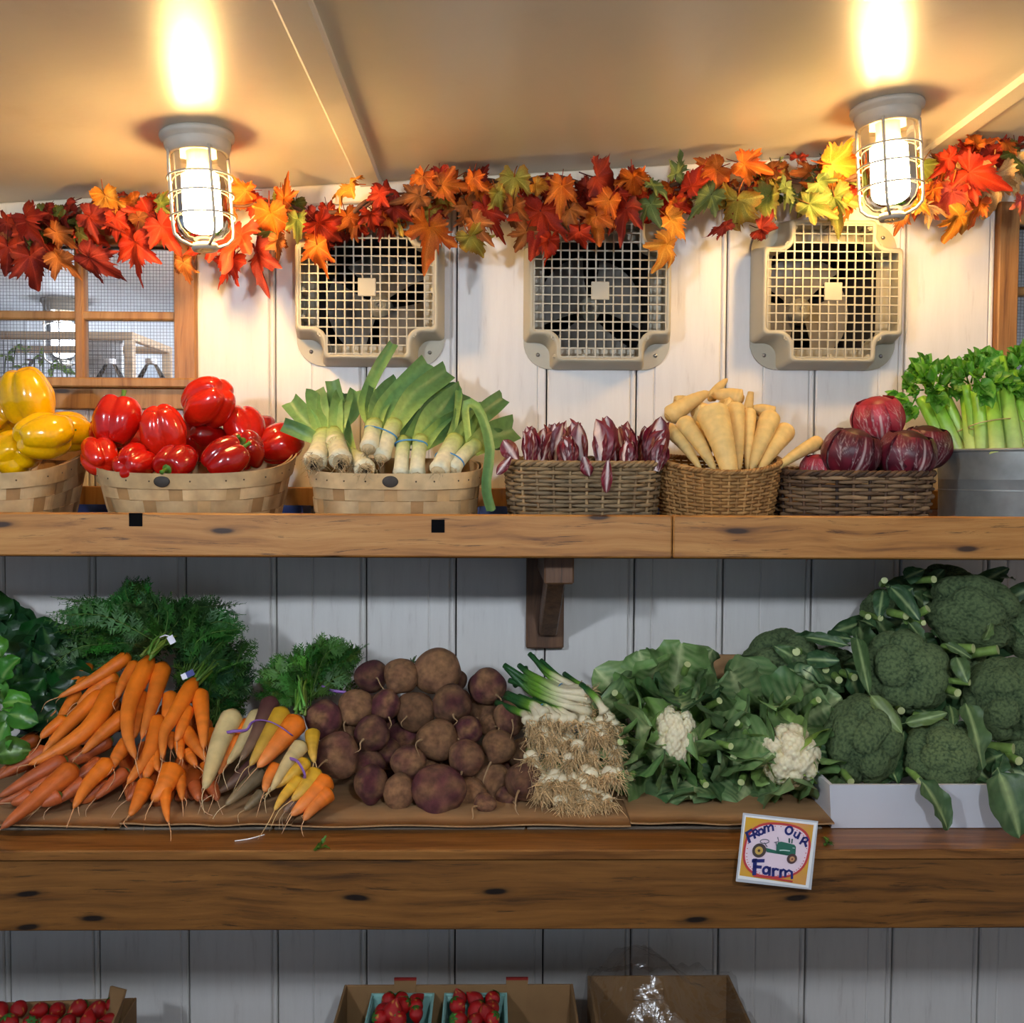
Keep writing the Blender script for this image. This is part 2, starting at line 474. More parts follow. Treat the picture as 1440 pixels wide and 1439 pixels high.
YF=-.55; ZS=P(700,1196,YF).z              # lower shelf: front edge and surface
sh2=thing('wall_shelf','wide dark-stained wooden shelf with a deep front board, under the loose vegetables','shelf',(0,-.3,ZS-.02))
MB().box((XL,YF,ZS-.0155),(XR,-.0005,ZS),bev=.002).build('shelf_board',M_OAKT,sh2)
zf=P(700,1308,YF+.006).z
MB().box((XL,YF+.006,zf),(XR,YF+.03,ZS-.0155),bev=.002).build('front_board',M_OAKD,sh2)
# bottom shelf (only what stands on it is seen)
ZBOT=.27
sh3=thing('wall_shelf','low wooden shelf in the dark, under the cardboard boxes','shelf',(0,-.3,ZBOT-.03))
MB().box((XL,-.52,ZBOT-.025),(XR,-.0005,ZBOT),bev=.002).build('shelf_board',M_OAKD,sh3)
for x in (XL+.05,-.2,XR-.1): MB().box((x,-.5,0),(x+.05,-.46,ZBOT-.025)).build('leg',M_OAKD,sh3)

# planks and cardboard under the vegetables on the lower shelf
YP=-.468; ZP=ZS+.0185
xe=P(1158,1150,YP).x
cuts=[XL,P(148,1150,YP).x,P(384,1150,YP).x,P(740,1150,YP).x,xe]
for i,(a,b) in enumerate(zip(cuts,cuts[1:])):
    o=MB().box((a+.001,YP,ZS),(b-.001,-.02,ZP-.0135),bev=.002).build('base_plank',M_GREYW)
    tag(o,['weathered grey plank under the orange carrots, at the open end of the shelf','weathered grey plank under the orange carrot tips and the rainbow carrots','weathered grey plank under the beets','weathered grey plank under the scallions and the cauliflowers'][i],'plank','grey planks under the vegetables')
M_CARD=simple('brown_cardboard',(164,124,82),.8,noise=.16,nscale=14,stretch=(1,4,4),bmp=.08,bscale=40)
cc=[XL,P(172,1150,YP).x,P(412,1150,YP).x,P(886,1150,YP).x,P(1170,1150,YP).x]
for i,(a,b) in enumerate(zip(cc,cc[1:])):
    m=MB(); n=26; dz=.0026*(i%2)
    def f(u,v,a=a,b=b,i=i):
        x=a+(b-a)*u; y=YP-.012+( -.03-YP)*v
        fr=max(0,1-v*9)
        return V(x,y,ZP-.0025+dz+.0012*math.sin(u*17+i)*fr-(.003+.004*mnoise.noise(V(x*6,i,0)))*fr)
    m.grid(n,16,f); b0=len(m.v)
    vs=[Vector(v)-V(0,0,.0025) for v in m.v]; m.add(vs,[tuple(reversed(q)) for q in m.f])
    nn=n*16
    rim=[j for j in range(n)]
    m.f += [(j,j+1,j+1+nn,j+nn) for j in range(n-1)]; m.m += [0]*(n-1); m.flat+= [True]*(n-1)
    m.f = [tuple(q) for q in m.f]
    o=m.build('cardboard_sheet',M_CARD)
    tag(o,['brown cardboard sheet under the left-running orange carrot tips','brown cardboard sheet under the rainbow carrots','brown cardboard sheet under the beets and scallions','brown cardboard sheet under the cauliflowers, its corner jutting over the edge'][i],'cardboard','cardboard liners on the shelf')
# blue trays standing behind the baskets
for i,(pa,pb,lab) in enumerate(((60,428,'blue plastic tray behind the splint baskets of peppers'),(672,950,'blue plastic tray behind the willow basket of long radicchio'))):
    a,b=P(pa,715,-.1).x,P(pb,715,-.1).x; m=MB(); zt=P(690,712,-.03).z
    m.box((a,-.115,ZU),(b,-.112,zt-.012)); m.box((a,-.033,ZU),(b,-.03,zt)); m.box((a,-.115,ZU),(b,-.03,ZU+.003))
    m.box((a,-.115,ZU),(a+.003,-.03,zt)); m.box((b-.003,-.115,ZU),(b,-.03,zt))
    tag(m.build('plastic_tray',M_BLUE),lab,'tray')

# ------------------------------------------------------------------ windows
M_WIRE=simple('wire_mesh_grey',(120,118,120),.5,metal=.6)
def wires(x0,x1,z0,z1,y,step,r,nm,parent,ymax=None):
    m=MB(); n=int((x1-x0)/step)
    for i in range(n+1):
        x=x0+i*step; m.box((x-r,y-r,z0),(x+r,y+r,z1))
    n=int((z1-z0)/step)
    for i in range(n+1):
        z=z0+i*step; m.box((x0,y-r-.0005,z-r),(x1,y+r-.0005,z+r))
    o=m.build(nm,M_WIRE,parent); o['kind']='stuff'; return o
def window(nm,x0,x1,z0,z1,right,left,mx,mz,pw):
    t=thing(nm,None,None,((x0+x1)/2,0,z0)); t['kind']='structure'
    zsb=z0
    if right: MB().box((x1,-.016,z0-.002),(x1+pw,.03,z1+.045),bev=.002).build('window_post',M_FRAMEV,t)
    if left: MB().box((x0-pw,-.016,z0-.002),(x0,.03,z1+.045),bev=.002).build('window_post',M_FRAMEV,t)
    MB().box((x0-.01,-.014,z1),(x1+.01,.03,z1+.045),bev=.002).build('window_head',M_FRAME,t)
    MB().box((x0-.02,-.03,z0-.019),(x1+(pw+.006 if right else .02),.04,z0),bev=.003).build('window_sill',M_FRAME,t)
    MB().box((x0-.02,-.014,z0-.061),(x1+(pw-.004 if right else .02),-.0005,z0-.019),bev=.002).build('apron',M_FRAME,t)
    for x in mx: MB().box((x-.009,.002,z0),(x+.009,.03,z1),bev=.003).build('glazing_bar',M_FRAMEV,t)
    for z in mz: MB().box((x0,.004,z-.0085),(x1,.028,z+.0085),bev=.003).build('glazing_bar',M_FRAME,t)
    xs=[x0]+[x for x in mx]+[x1]; zs=[z0]+list(mz)+[z1]
    for i in range(len(xs)-1):
        for j in range(len(zs)-1): MB().box((xs[i]+.004,.015,zs[j]+.004),(xs[i+1]-.004,.017,zs[j+1]-.004)).build('pane',M_GLASS,t)
    wires(x0,x1,z0,z1,.036,.0066,.00034,'wire_mesh',t)
    return t
window('window_1',W1[0],W1[1],W1[2],W1[3],True,False,[P(113,450,.01).x],[P(100,444,.01).z],P(278,450,0).x-W1[1])
window('window_2',W2[0],W2[1],W2[2],W2[3],False,True,[W2[0]+.2],[P(1434,410,.01).z],W2[0]-P(1398,450,0).x)

# ------------------------------------------------------------------ wall fans
def notch_outline(h,nt_,r=.010,R=.026,n=6):
    """square of half size h with its corners cut by nt_, small convex and wide concave fillets"""
    a=h-nt_; out=[]
    for q in range(4):
        pts=[]
        # quadrant going counter-clockwise, start on +x side
        for i in range(n+1):       # convex corner at (h,a)
            an=PI/2*i/n; pts.append((h-r+r*math.cos(an),a-r+r*math.sin(an)))
        for i in range(n+1):       # concave corner at (a,a)
            an=-PI/2-PI/2*i/n; pts.append((a+R+R*math.cos(an),a+R+R*math.sin(an)))
        for i in range(n+1):
            an=PI/2*i/n; pts.append((a-r+r*math.cos(an),h-r+r*math.sin(an)))
        c,s=math.cos(q*PI/2),math.sin(q*PI/2)
        out+=[(x*c-y*s,x*s+y*c) for x,y in pts]
    return out
HF=.1365; NT=.053
def fan(c,label,rot,bosses):
    t=thing('wall_fan',label,'fan',(c.x,0,c.z-.15),'square wall fans under the leaf garland')
    def loop(off,y,nt_=NT): return [V(c.x+x,y,c.z+z) for x,z in notch_outline(HF+off,nt_)]
    m=MB(); yf=-.064
    L=[loop(.012,-.004),loop(.011,-.010),loop(.004,yf+.008),loop(.001,yf+.001),loop(-.001,yf),loop(-.0045,yf),loop(-.0055,yf+.002),loop(-.003,-.006)]
    n=len(L[0]); vs=[p for l in L for p in l]; fs=[]
    for j in range(len(L)-1):
        for i in range(n): fs.append((j*n+i,(j+1)*n+i,(j+1)*n+(i+1)%n,j*n+(i+1)%n))
    m.add(vs,fs); m.build('shroud',M_GREY,t)
    # flange on the wall with rounded corners
    m=MB(); Rr=.055; h=HF+.0115; pts=[]
    for q in range(4):
        for i in range(9):
            an=q*PI/2+PI/2*i/8
            cx=(h-Rr)*(1 if q in (0,3) else -1); cz=(h-Rr)*(1 if q in (0,1) else -1)
            pts.append((cx+Rr*math.cos(an),cz+Rr*math.sin(an)))
    inn=[(x*.72,z*.72) for x,z in pts]; k=len(pts)
    vs=[V(c.x+x,y,c.z+z) for y in (-.001,-.0055) for x,z in pts]+[V(c.x+x,-.0055,c.z+z) for x,z in inn]
    fs=[(i,i+k,(i+1)%k+k,(i+1)%k) for i in range(k)]+[(i+k,i+2*k,(i+1)%k+2*k,(i+1)%k+k) for i in range(k)]
    m.add(vs,fs,flat=True); m.build('flange',M_GREY,t)
    for sx in (-1,1):
        for sz in (-1,1):
            e=.119
            MB().lathe([(.0042,0),(.004,.0015),(.0015,.003)],10,Matrix.Translation(V(c.x+sx*e,-.0055,c.z+sz*e))@Matrix.Rotation(PI/2,4,'X'),cap1=True).build('screw',M_STEEL,t)
    # grille
    m=MB(); st=.01725; g=.00135; a=HF-NT
    for ax in (0,1):
        for i in range(-8,9):
            p=(i+.5)*st if True else i*st
            if abs(p)>HF-.004: continue
            ext=HF-.003
            if abs(p)>a-.002: ext=a-.002 if abs(p)>a+.016 else a+.010
            lo,hi=(c.x+p-g,yf+.0005,c.z-ext),(c.x+p+g,yf+.0045,c.z+ext)
            if ax: lo,hi=(c.x-ext,yf+.001,c.z+p-g),(c.x+ext,yf+.005,c.z+p+g)
            m.box(lo,hi)
    o=m.build('grille',M_GREY,t); o['kind']='stuff'
    MB().box((c.x-st*1.02,yf-.0005,c.z-st*1.02),(c.x+st*1.02,yf+.004,c.z+st*1.02),bev=.001).build('centre_plate',M_GREY,t)
    for (bx,bz) in bosses:
        MB().box((c.x+bx-.006,yf+.006,c.z+bz-.006),(c.x+bx+.006,-.01,c.z+bz+.006),bev=.004).build('clip',M_GREY,t)
    # duct through the wall, hub and blades at its back
    m=MB(); h=.1175
    for lo,hi in (((-h,-.004,-h),(-h+.002,.34,h)),((h-.002,-.004,-h),(h,.34,h)),((-h,-.004,-h),(h,.34,-h+.002)),((-h,-.004,h-.002),(h,.34,h))):
        m.box((c.x+lo[0],lo[1],c.z+lo[2]),(c.x+hi[0],hi[1],c.z+hi[2]))
    m.box((c.x-h,.338,c.z-h),(c.x+h,.342,c.z+h)); m.build('duct',M_DUCT,t)
    for i in range(7):
        z=c.z-h+.02+i*.034
        MB().box((-h+.003,-.001,-.017),(h-.003,.001,.017),M=Matrix.Translation(V(c.x,.318,z))@Matrix.Rotation(-.5,4,'X')).build('louvre',M_DUCT,t)
    T=Matrix.Translation(V(c.x,.15,c.z))@Matrix.Rotation(PI/2,4,'X')
    MB().lathe([(.001,.012),(.006,.012),(.007,.006),(.011,.006),(.012,.014),(.017,.014),(.019,.004),(.024,.004),(.025,-.01),(.026,-.05)],32,T,cap0=True).build('hub',M_GREY,t); hub=t.children[-1]
    MB().lathe([(.001,.014),(.005,.0135),(.0055,.006)],6,T).build('shaft_nut',M_STEEL,hub)
    for b in range(3):
        an0=rot+b*2*PI/3
        def f(u,v):
            r=.022+.092*u; an=an0+(v-.5)*(1.5+.25*u)
            return T@V(r*math.cos(an),r*math.sin(an),-.012+(v-.5)*-.035)
        MB().grid(8,10,f).build('blade',M_BLADE,t)
    return t
fan(FANC[0],'square beige wall fan above the leeks, a pale blade behind its grille',-.7,((-.128,-.004),(-.128,-.056),(.128,-.004),(.128,-.056)))
fan(FANC[1],'square beige wall fan above the long radicchio, dark behind its grille',-1.6,((-.085,-.127),(-.03,-.127),(.06,-.127)))
fan(FANC[2],'square beige wall fan above the parsnips, its whole outline clear of leaves',-2.55,((-.075,-.127),(.0,-.127),(.075,-.127),(-.075,.127),(.0,.127),(.075,.127)))

# ------------------------------------------------------------------ caged lamps
def caged_lamp(top,label,S=1.0,warm=True,tilt=None,rotz=.35,watts=8,group=None):
    T=Matrix.Translation(top)@(tilt if tilt is not None else Matrix.Identity(4))@Matrix.Rotation(rotz,4,'Z')@Matrix.Scale(S,4)
    t=thing('caged_ceiling_lamp',label,'lamp',T.translation,group)
    MB().lathe([(.0,0),(.060,0),(.061,-.004),(.060,-.009),(.057,-.011),(.055,-.015)],40,T).build('base_plate',M_LAMPM,t)
    MB().lathe([(.0545,-.012),(.0535,-.022),(.0515,-.026),(.050,-.034),(.046,-.035),(.046,-.028),(.0,-.028)],40,T).build('collar',M_LAMPM,t)
    m=MB()
    for k in range(4):
        an=k*PI/2; ca,sa=math.cos(an),math.sin(an)
        pr=[(.0505,-.030),(.0515,-.06),(.0515,-.155),(.050,-.168),(.040,-.178),(.020,-.186)]
        m=MB(); m.tube([T@V(r*ca,r*sa,z) for r,z in pr],.0026*S,8); m.build('cage_rib',M_LAMPM,t)
    for z in (-.072,-.102,-.138):
        MB().ring([T@V(.053*math.cos(2*PI*k/48),.053*math.sin(2*PI*k/48),z) for k in range(48)],.0016*S,6).build('cage_ring',M_LAMPM,t)
    MB().lathe([(.013,-.182),(.020,-.181),(.0225,-.187),(.020,-.192),(.013,-.191)],24,T).build('cage_foot',M_LAMPM,t)
    MB().lathe([(.0445,-.028),(.0450,-.06),(.0450,-.147),(.0415,-.160),(.031,-.172),(.015,-.177),(.001,-.178)],32,T).build('glass_jar',M_GLASS,t)
    MB().lathe([(.001,-.172),(.018,-.170),(.030,-.162),(.040,-.149),(.0415,-.115),(.040,-.085),(.034,-.070),(.022,-.062)],24,T).build('bulb',glow('lit_bulb',LAMP_COL if warm else COOL_COL,watts/(PI*.027*S*S)),t)
    MB().lathe([(.022,-.062),(.020,-.05),(.020,-.028)],20,T).build('socket',M_TRIMP,t)
    return t
caged_lamp(PCE(277,190),'caged glass-jar ceiling lamp beside the window, over the red peppers',1.0,True,MCS,.62,LAMP_W)
caged_lamp(PCE(1247,150),'caged glass-jar ceiling lamp over the parsnips and round radicchio',1.02,True,MCS,1.05,LAMP_W)

# two cooler lamps of the same kind further back in the room, over the shopper's aisle
for x,y,lab in ((-1.05,-2.1,'caged ceiling lamp with a cool white bulb over the aisle, towards the window end'),(.30,-2.36,'caged ceiling lamp with a cool white bulb over the aisle, towards the celery end')):
    caged_lamp(V(x,y,zc(x)),lab,1.0,False,MCS,.3,ROOM_W)

# ------------------------------------------------------------------ room seen through the window
M_RWALL=painted('plain_white_paint',(232,232,234),(200,200,204),.6,.05,False,.3)
YR=1.5
m=MB().box((-3.2,YR,0),(2.2,YR+.04,2.4)); struct(m.build('wall_far',M_RWALL))
m=MB(); zr=zc(-.9)+.005
m.add([V(-3.2,.035,zr),V(2.2,.035,zr+.02),V(2.2,YR,zr+.02),V(-3.2,YR,zr)],[(3,2,1,0)],flat=True); m.add([V(-3.2,.035,zr+.03),V(2.2,.035,zr+.05),V(2.2,YR,zr+.05),V(-3.2,YR,zr+.03)],[(0,1,2,3)],flat=True)
o=m.build('ceiling',M_RWALL); struct(o)
for x,n in ((-3.2,'wall_left'),(2.2,'wall_side')): struct(MB().box((x-.04,.03,0),(x,YR,2.4)).build(n,M_RWALL))
MB2=MB().box((-3.2,.03,-.05),(2.2,YR,0)); struct(MB2.build('floor',simple('back_room_floor',(120,112,104),.8)))
for px in (38,184):
    x=P(px,445,YR).x; MB().box((x-.004,YR-.006,0),(x+.004,YR,zr)).build('wall_batten',M_RWALL,bpy.data.objects['wall_far'])
lp=P(88,400,1.2); caged_lamp(V(lp.x,1.2,zr+.008),'caged ceiling lamp glowing cool white in the room behind the window',1.12,False,None,.2,BACK_W)
caged_lamp(V(-.25,.42,zr+.012),'added caged lamp, unseen past the window, brightening the crate in the back room',1.0,False,None,.2,BACK_W*10)  # extra lamp hidden by the wall, added to light the crate's front
# counter under the window in that room
zt=W1[2]-.012
o=MB().box((-2.4,.06,zt-.03),(.0,.95,zt),bev=.003).build('counter',M_FRAME); tag(o,'wooden counter behind the window','counter')
for x in (-2.35,-.1):
    for y in (.1,.88): MB().box((x,y,0),(x+.05,y+.05,zt-.03)).build('leg',M_FRAME,o)
# wooden crate with wire cloth sides
cx1=P(187,480,.55).x; cx0=P(-60,480,.55).x; ct=P(100,466,.55).z
t=thing('wire_crate','pale wooden crate with wire mesh sides standing behind the window','crate',((cx0+cx1)/2,.7,zt))
M_PALE=wood('pale_crate_wood',(196,168,136),(150,120,92),(214,190,160),crack=.2)
for (x0,x1,y0,y1,z0,z1) in ((cx0,cx1,.55,.57,ct-.02,ct),(cx0,cx1,.84,.86,ct-.02,ct),(cx1-.02,cx1,.57,.84,ct-.02,ct),(cx1-.024,cx1,.55,.57,zt,ct-.02),(cx0,cx0+.024,.55,.57,zt,ct-.02),(cx1-.024,cx1,.84,.86,zt,ct-.02),(cx0,cx1,.55,.86,zt,zt+.01)):
    MB().box((x0,y0,z0),(x1,y1,z1),bev=.002).build('crate_rail',M_PALE,t)
wires(cx0,cx1,zt,ct-.02,.575,.0115,.0007,'wire_mesh',t)
MB().box((P(125,520,.6).x,.59,zt+.012),(P(173,500,.6).x,.60,P(150,478,.6).z)).build('liner',M_RWALL,t)
# bottles
M_PET=glassy('clear_bottle_plastic',(.86,.9,.93),.08,.2)
for px,y,lab in ((155,.42,'clear plastic bottle in front of the wire crate, behind the window'),(213,.34,'clear plastic bottle beside the wire crate, behind the window')):
    c=P(px,530,y); h=P(px,505,y).z-zt; t=thing('bottle',lab,'bottle',(c.x,y,zt))
    T=Matrix.Translation(V(c.x,y,zt)); 
    MB().lathe([(.03,0),(.037,.004),(.037,h-.058),(.03,h-.04),(.014,h-.014),(.012,h-.012)],24,T,cap0=True).build('bottle_body',M_PET,t)
    MB().lathe([(.0125,h-.012),(.0135,h-.011),(.0135,h),(.0,h)],18,T).build('cap',M_RWALL,t)

# ------------------------------------------------------------------ leaf helper
def leaf(m, base, d, nrm, L, W, curl=.5, cup=.25, ruf=.05, col=(.1,.3,.05), rib=(.5,.6,.3), shape=(.55,.9), ribw=.05, nl=13, nu=9, vein=.35, seed=0, twist=0, stalk=0, tipcol=None, basecol=None, fold=0):
    """one leaf blade: base point, direction, upper-side normal. curl bends it back along its length, cup folds it across"""
    d=Vector(d).normalized(); nrm=Vector(nrm); nrm=(nrm-d*nrm.dot(d)).normalized(); s=d.cross(nrm)
    p=Vector(base); a=0; vs=[]; cs=[]; dl=L/(nl-1)
    for j in range(nl):
        v=j/(nl-1); a=curl*v
        dd=d*math.cos(a)-nrm*math.sin(a); nn=nrm*math.cos(a)+d*math.sin(a)
        tw=twist*v; ss=s*math.cos(tw)+nn*math.sin(tw); n2=nn*math.cos(tw)-s*math.sin(tw)
        if j: p=p+dd*dl
        if v<stalk: w=.06
        else:
            q=(v-stalk)/(1-stalk); w=math.sin(PI*min(1,q**shape[0]))**shape[1] if q<1 else 0
            w=max(w,.05 if stalk else .10*(1-q))
        for i in range(nu):
            u=-1+2*i/(nu-1)
            r=ruf*L*mnoise.noise(V(u*1.5+seed*3.1,v*4.5+seed,seed))*abs(u)**1.3*1.6+ruf*L*.6*math.sin(v*17+seed+u)*abs(u)**3
            ww=W*w*(1+.10*mnoise.noise(V(v*9,seed*7,u*.5)))
            vs.append(p+ss*(u*ww*math.cos(cup*abs(u)))+n2*(ww*abs(u)*math.sin(cup)*1.0*abs(u)+r+fold*abs(u)*ww))
            c=mixc(col,tipcol,v) if tipcol else col
            if basecol: c=mixc(basecol,c,min(1,v*2.2))
            ve=max(0,1-abs(u)/(ribw*3+.02*(1-v)))
            ve=max(ve, vein*max(0,math.cos((v*7.5-abs(u)*2.4)*2*PI))**6*(1-abs(u)*.6)) if vein else ve
            cs.append(mixc(c,rib,ve))
    fs=[]
    for j in range(nl-1):
        for i in range(nu-1): fs.append((j*nu+i,j*nu+i+1,(j+1)*nu+i+1,(j+1)*nu+i))
    m.add(vs,fs,cs); return m

def rv(a): return V(rnd.uniform(-a,a),rnd.uniform(-a,a),rnd.uniform(-a,a))

# plants inside the crate
M_LEAF=vmat('leaf_green',.45,.4,60,.3,90,.25,trans=.25)
for i in range(9):
    px,py=[(8,500),(22,488),(36,492),(48,505),(60,498),(72,512),(86,512),(95,518),(30,515)][i]
    t=thing('salad_seedling',['green leafy seedling in the wire crate behind the window','purple-flowered seedling in the wire crate behind the window'][i==3],'seedling',(P(px,529,.66).x,.66,zt+.012),None if i==3 else 'seedlings in the wire crate')
    top=P(px,py,.66); b=V(top.x+.01*rnd.uniform(-1,1),.66,zt+.012)
    MB().tube(bez([b,b.lerp(top,.5)+rv(.006),top],6),.0016,5,col=lin((110,130,60))).build('stem',M_LEAF,t)
    for k in range(3):
        an=rnd.uniform(0,2*PI); mm=MB(); cc=lin((150,95,160)) if i==3 else lin((120,170,60))
        leaf(mm,top+V(0,0,-.006*k),V(math.cos(an),-.4,.5*math.sin(an)),V(0,-.6,.8),.022+.01*rnd.random(),.009,.7,.3,.03,cc,lin((180,200,120)),nl=7,nu=5,seed=i+k)
        mm.build('leaf',M_LEAF,t)

# ------------------------------------------------------------------ garland of autumn leaves
M_MAPLE=vmat('autumn_leaf',.62,.25,45,.35,60,.35,trans=.22,rand=.18)
PAL={'r':((176,38,14),(200,62,20),(104,24,16)),'d':((120,26,16),(150,44,20),(70,20,16)),'o':((198,86,16),(214,116,28),(150,52,16)),
     'y':((206,126,28),(220,158,56),(170,84,24)),'b':((150,80,30),(178,106,44),(96,44,22)),'g':((92,104,38),(122,130,56),(120,80,32)),
     'v':((82,100,48),(118,132,70),(70,70,34)),'l':((146,132,40),(176,160,66),(160,84,30)),'t':((216,170,104),(232,196,140),(190,136,70)),'p':((170,60,58),(190,84,74),(196,116,40))}
def maple(cls,seed):
    r=random.Random(seed); c1,c2,c3=[lin(x) for x in PAL[cls]]
    lobes=[(0,1.0,.30),(.98+r.uniform(-.1,.1),.80,.26),(-.98+r.uniform(-.1,.1),.80,.26),(1.95,.52,.26),(-1.95,.52,.26)]
    def R(t):
        b=.44
        for (a,l,wd) in lobes:
            d=abs((t-a+PI)%(2*PI)-PI)
            b=max(b, .30+(l-.30)*max(0,1-(d/(wd*1.75))**.92))
            for tt,kk_ in ((.20,.70),(.40,.50)):
                d2=abs(d-tt); b=max(b,(.30+(l-.30)*kk_)*1.06*max(0,1-(d2/.24)) )
        d=abs(abs(t)-PI); b*= min(1,.25+d*1.1)
        return b*(1+.10*math.sin(t*19+seed)*math.sin(t*7+seed*.7)+.05*abs(math.sin(t*23)))
    m=MB(); nt_,nr=108,5; vs=[V(0,0,0)]; cs=[c2]; kk=r.uniform(.2,1.1); kx=r.uniform(-.6,1.0)
    for j in range(1,nr+1):
        q=j/nr
        for i in range(nt_):
            t=-PI+2*PI*i/nt_; rr=R(t)*q; x,y=rr*math.sin(t),rr*math.cos(t)
            rid=min(abs((t-a+PI)%(2*PI)-PI) for a,_,_ in lobes)
            z=.16*min(rid,.45)*q - kk*.38*max(0,y)**2 - kx*x*x*.7 + .20*mnoise.noise(V(x*2.4,y*2.4,seed)) + .05*math.sin(x*14+seed)*q
            vs.append(V(x,y,z))
            nz=.5+.9*mnoise.noise(V(x*2.2+seed,y*2.2,seed*2.3)); c=mixc(c1,c2,nz)
            c=mixc(c,c3,(q-.55)*1.6*(.6+nz*.4))
            if rid<.05: c=mixc(c,[min(1,k*1.5+.02) for k in c2],.6)
            cs.append(c)
    fs=[(0,1+i,1+(i+1)%nt_) for i in range(nt_)]
    for j in range(nr-1):
        for i in range(nt_):
            fs.append((1+j*nt_+i,1+(j+1)*nt_+i,1+(j+1)*nt_+(i+1)%nt_,1+j*nt_+(i+1)%nt_))
    m.add(vs,[tuple(reversed(f)) for f in fs],cs)
    m.tube([V(0,0,0),V(.01,-.25,-.02),V(-.02,-.5,-.10)],[.022,.018,.015],5,col=c3)
    return m.mesh('maple_leaf',M_MAPLE)
MAPLE={c:[maple(c,k*13+i*5+1) for i in range(5)] for k,c in enumerate(PAL)}
VINE=[(-30,335),(60,312),(130,292),(180,282),(250,297),(330,285),(400,290),(470,303),(520,286),(600,268),(680,258),(780,253),(880,262),(960,262),(1040,270),(1100,256),(1160,248),(1210,250),(1290,258),(1340,216),(1460,206)]
vp=[]
for i,(px,py) in enumerate(VINE):
    q=P(px,py,-.06-.02*(i%3)); q.z=min(q.z,zc(q.x)-.012); vp.append(q)
gar=thing('leaf_garland','garland of red, orange and green autumn leaves strung along the top of the wall','garland',tuple(vp[10]))
path=bez(vp,140); M_TWIG=simple('garland_stem_brown',(96,62,40),.8,noise=.3,nscale=30)
mm=MB(); mm.tube([p+V(0,.006*math.sin(i*.9),.006*math.cos(i*.9)) for i,p in enumerate(path)],.0042,7); mm.tube([p-V(0,.006*math.sin(i*.7),.007*math.cos(i*.7)) for i,p in enumerate(path)],.003,6)
mm.build('garland_stem',M_TWIG,gar)
LV=[(38,315,62,'r',2.6),(126,311,55,'d',1.9),(148,279,48,'y',3.0),(191,349,68,'r',3.2),(126,369,58,'d',2.2),(42,367,62,'d',3.0),(11,353,52,'d',3.3),(78,331,42,'b',2.3),(112,331,32,'l',3),(226,290,36,'g',1.5),(227,324,54,'r',2.6),(162,311,36,'r',3.1),(81,367,44,'b',2.2),
(381,307,62,'o',3.1),(339,339,64,'r',3.6),(327,371,50,'r',3.8),(362,363,60,'d',3.0),(390,342,36,'b',3.1),(419,313,42,'g',3.1),(448,320,52,'r',2.2),(446,351,54,'o',3.0),(346,273,42,'o',4.7),(399,284,36,'o',.3),(258,374,40,'b',3.0),(300,345,44,'r',4.2),(275,350,34,'b',4.4),
(494,269,56,'y',4.6),(534,277,36,'r',3.4),(522,305,46,'r',3.1),(553,296,40,'d',2.2),(595,253,42,'o',3.5),(619,248,36,'r',3.0),(621,267,48,'o',1.6),(590,282,46,'b',4.5),(604,328,74,'o',3.15),(657,296,58,'b',2.7),(661,338,52,'l',2.5),(666,255,42,'o',3.2),(671,234,42,'d',0.5),(675,274,46,'o',3.3),(683,302,52,'r',2.6),(699,277,42,'l',2.8),(666,317,42,'b',2.6),
(723,256,56,'l',3.3),(754,263,36,'y',1.7),(722,296,52,'b',3.1),(760,307,78,'r',3.3),(772,343,52,'r',3.15),(790,267,52,'o',3.2),(801,301,62,'b',2.8),(839,258,66,'d',1.7),(839,310,48,'o',3.1),(857,287,46,'o',3.6),(880,301,62,'d',3.4),(890,254,52,'o',2.8),(917,265,36,'v',2.2),(915,292,44,'v',3.0),(942,317,60,'y',2.2),(938,350,52,'y',3.5),(951,292,42,'o',3.3),(815,330,40,'r',2.9),(740,330,40,'b',3.6),
(951,249,38,'v',.2),(972,268,44,'r',.4),(947,289,46,'r',3.0),(1000,280,48,'v',3.9),(1037,291,74,'l',3.1),(1080,284,62,'g',3.2),(1008,245,52,'o',4.2),(1046,237,58,'o',1.8),(1138,293,52,'g',2.0),(1173,284,60,'g',3.0),(1169,239,64,'y',1.6),(1105,268,42,'v',3.2),(1070,326,42,'d',1.6),(1020,322,36,'d',4.4),(1122,227,32,'d',.2),(1087,243,36,'b',4.9),(1195,290,44,'o',3.2),(1150,262,44,'v',2),
(1295,238,52,'g',3.6),(1335,229,48,'r',3.9),(1362,227,52,'r',.6),(1362,250,62,'r',2.0),(1339,277,64,'p',2.8),(1312,270,38,'o',3.6),(1351,310,48,'y',3.5),(1397,256,78,'t',3.0),(1429,243,58,'t',2.0),(1411,207,42,'o',1.2),(1371,203,34,'o',.4),(1268,306,34,'b',3.2),(1292,288,28,'y',2.2),(1436,286,36,'p',3.1),(1424,220,44,'g',2.4),(1378,292,38,'o',3.7),(1395,225,50,'d',1.5)]
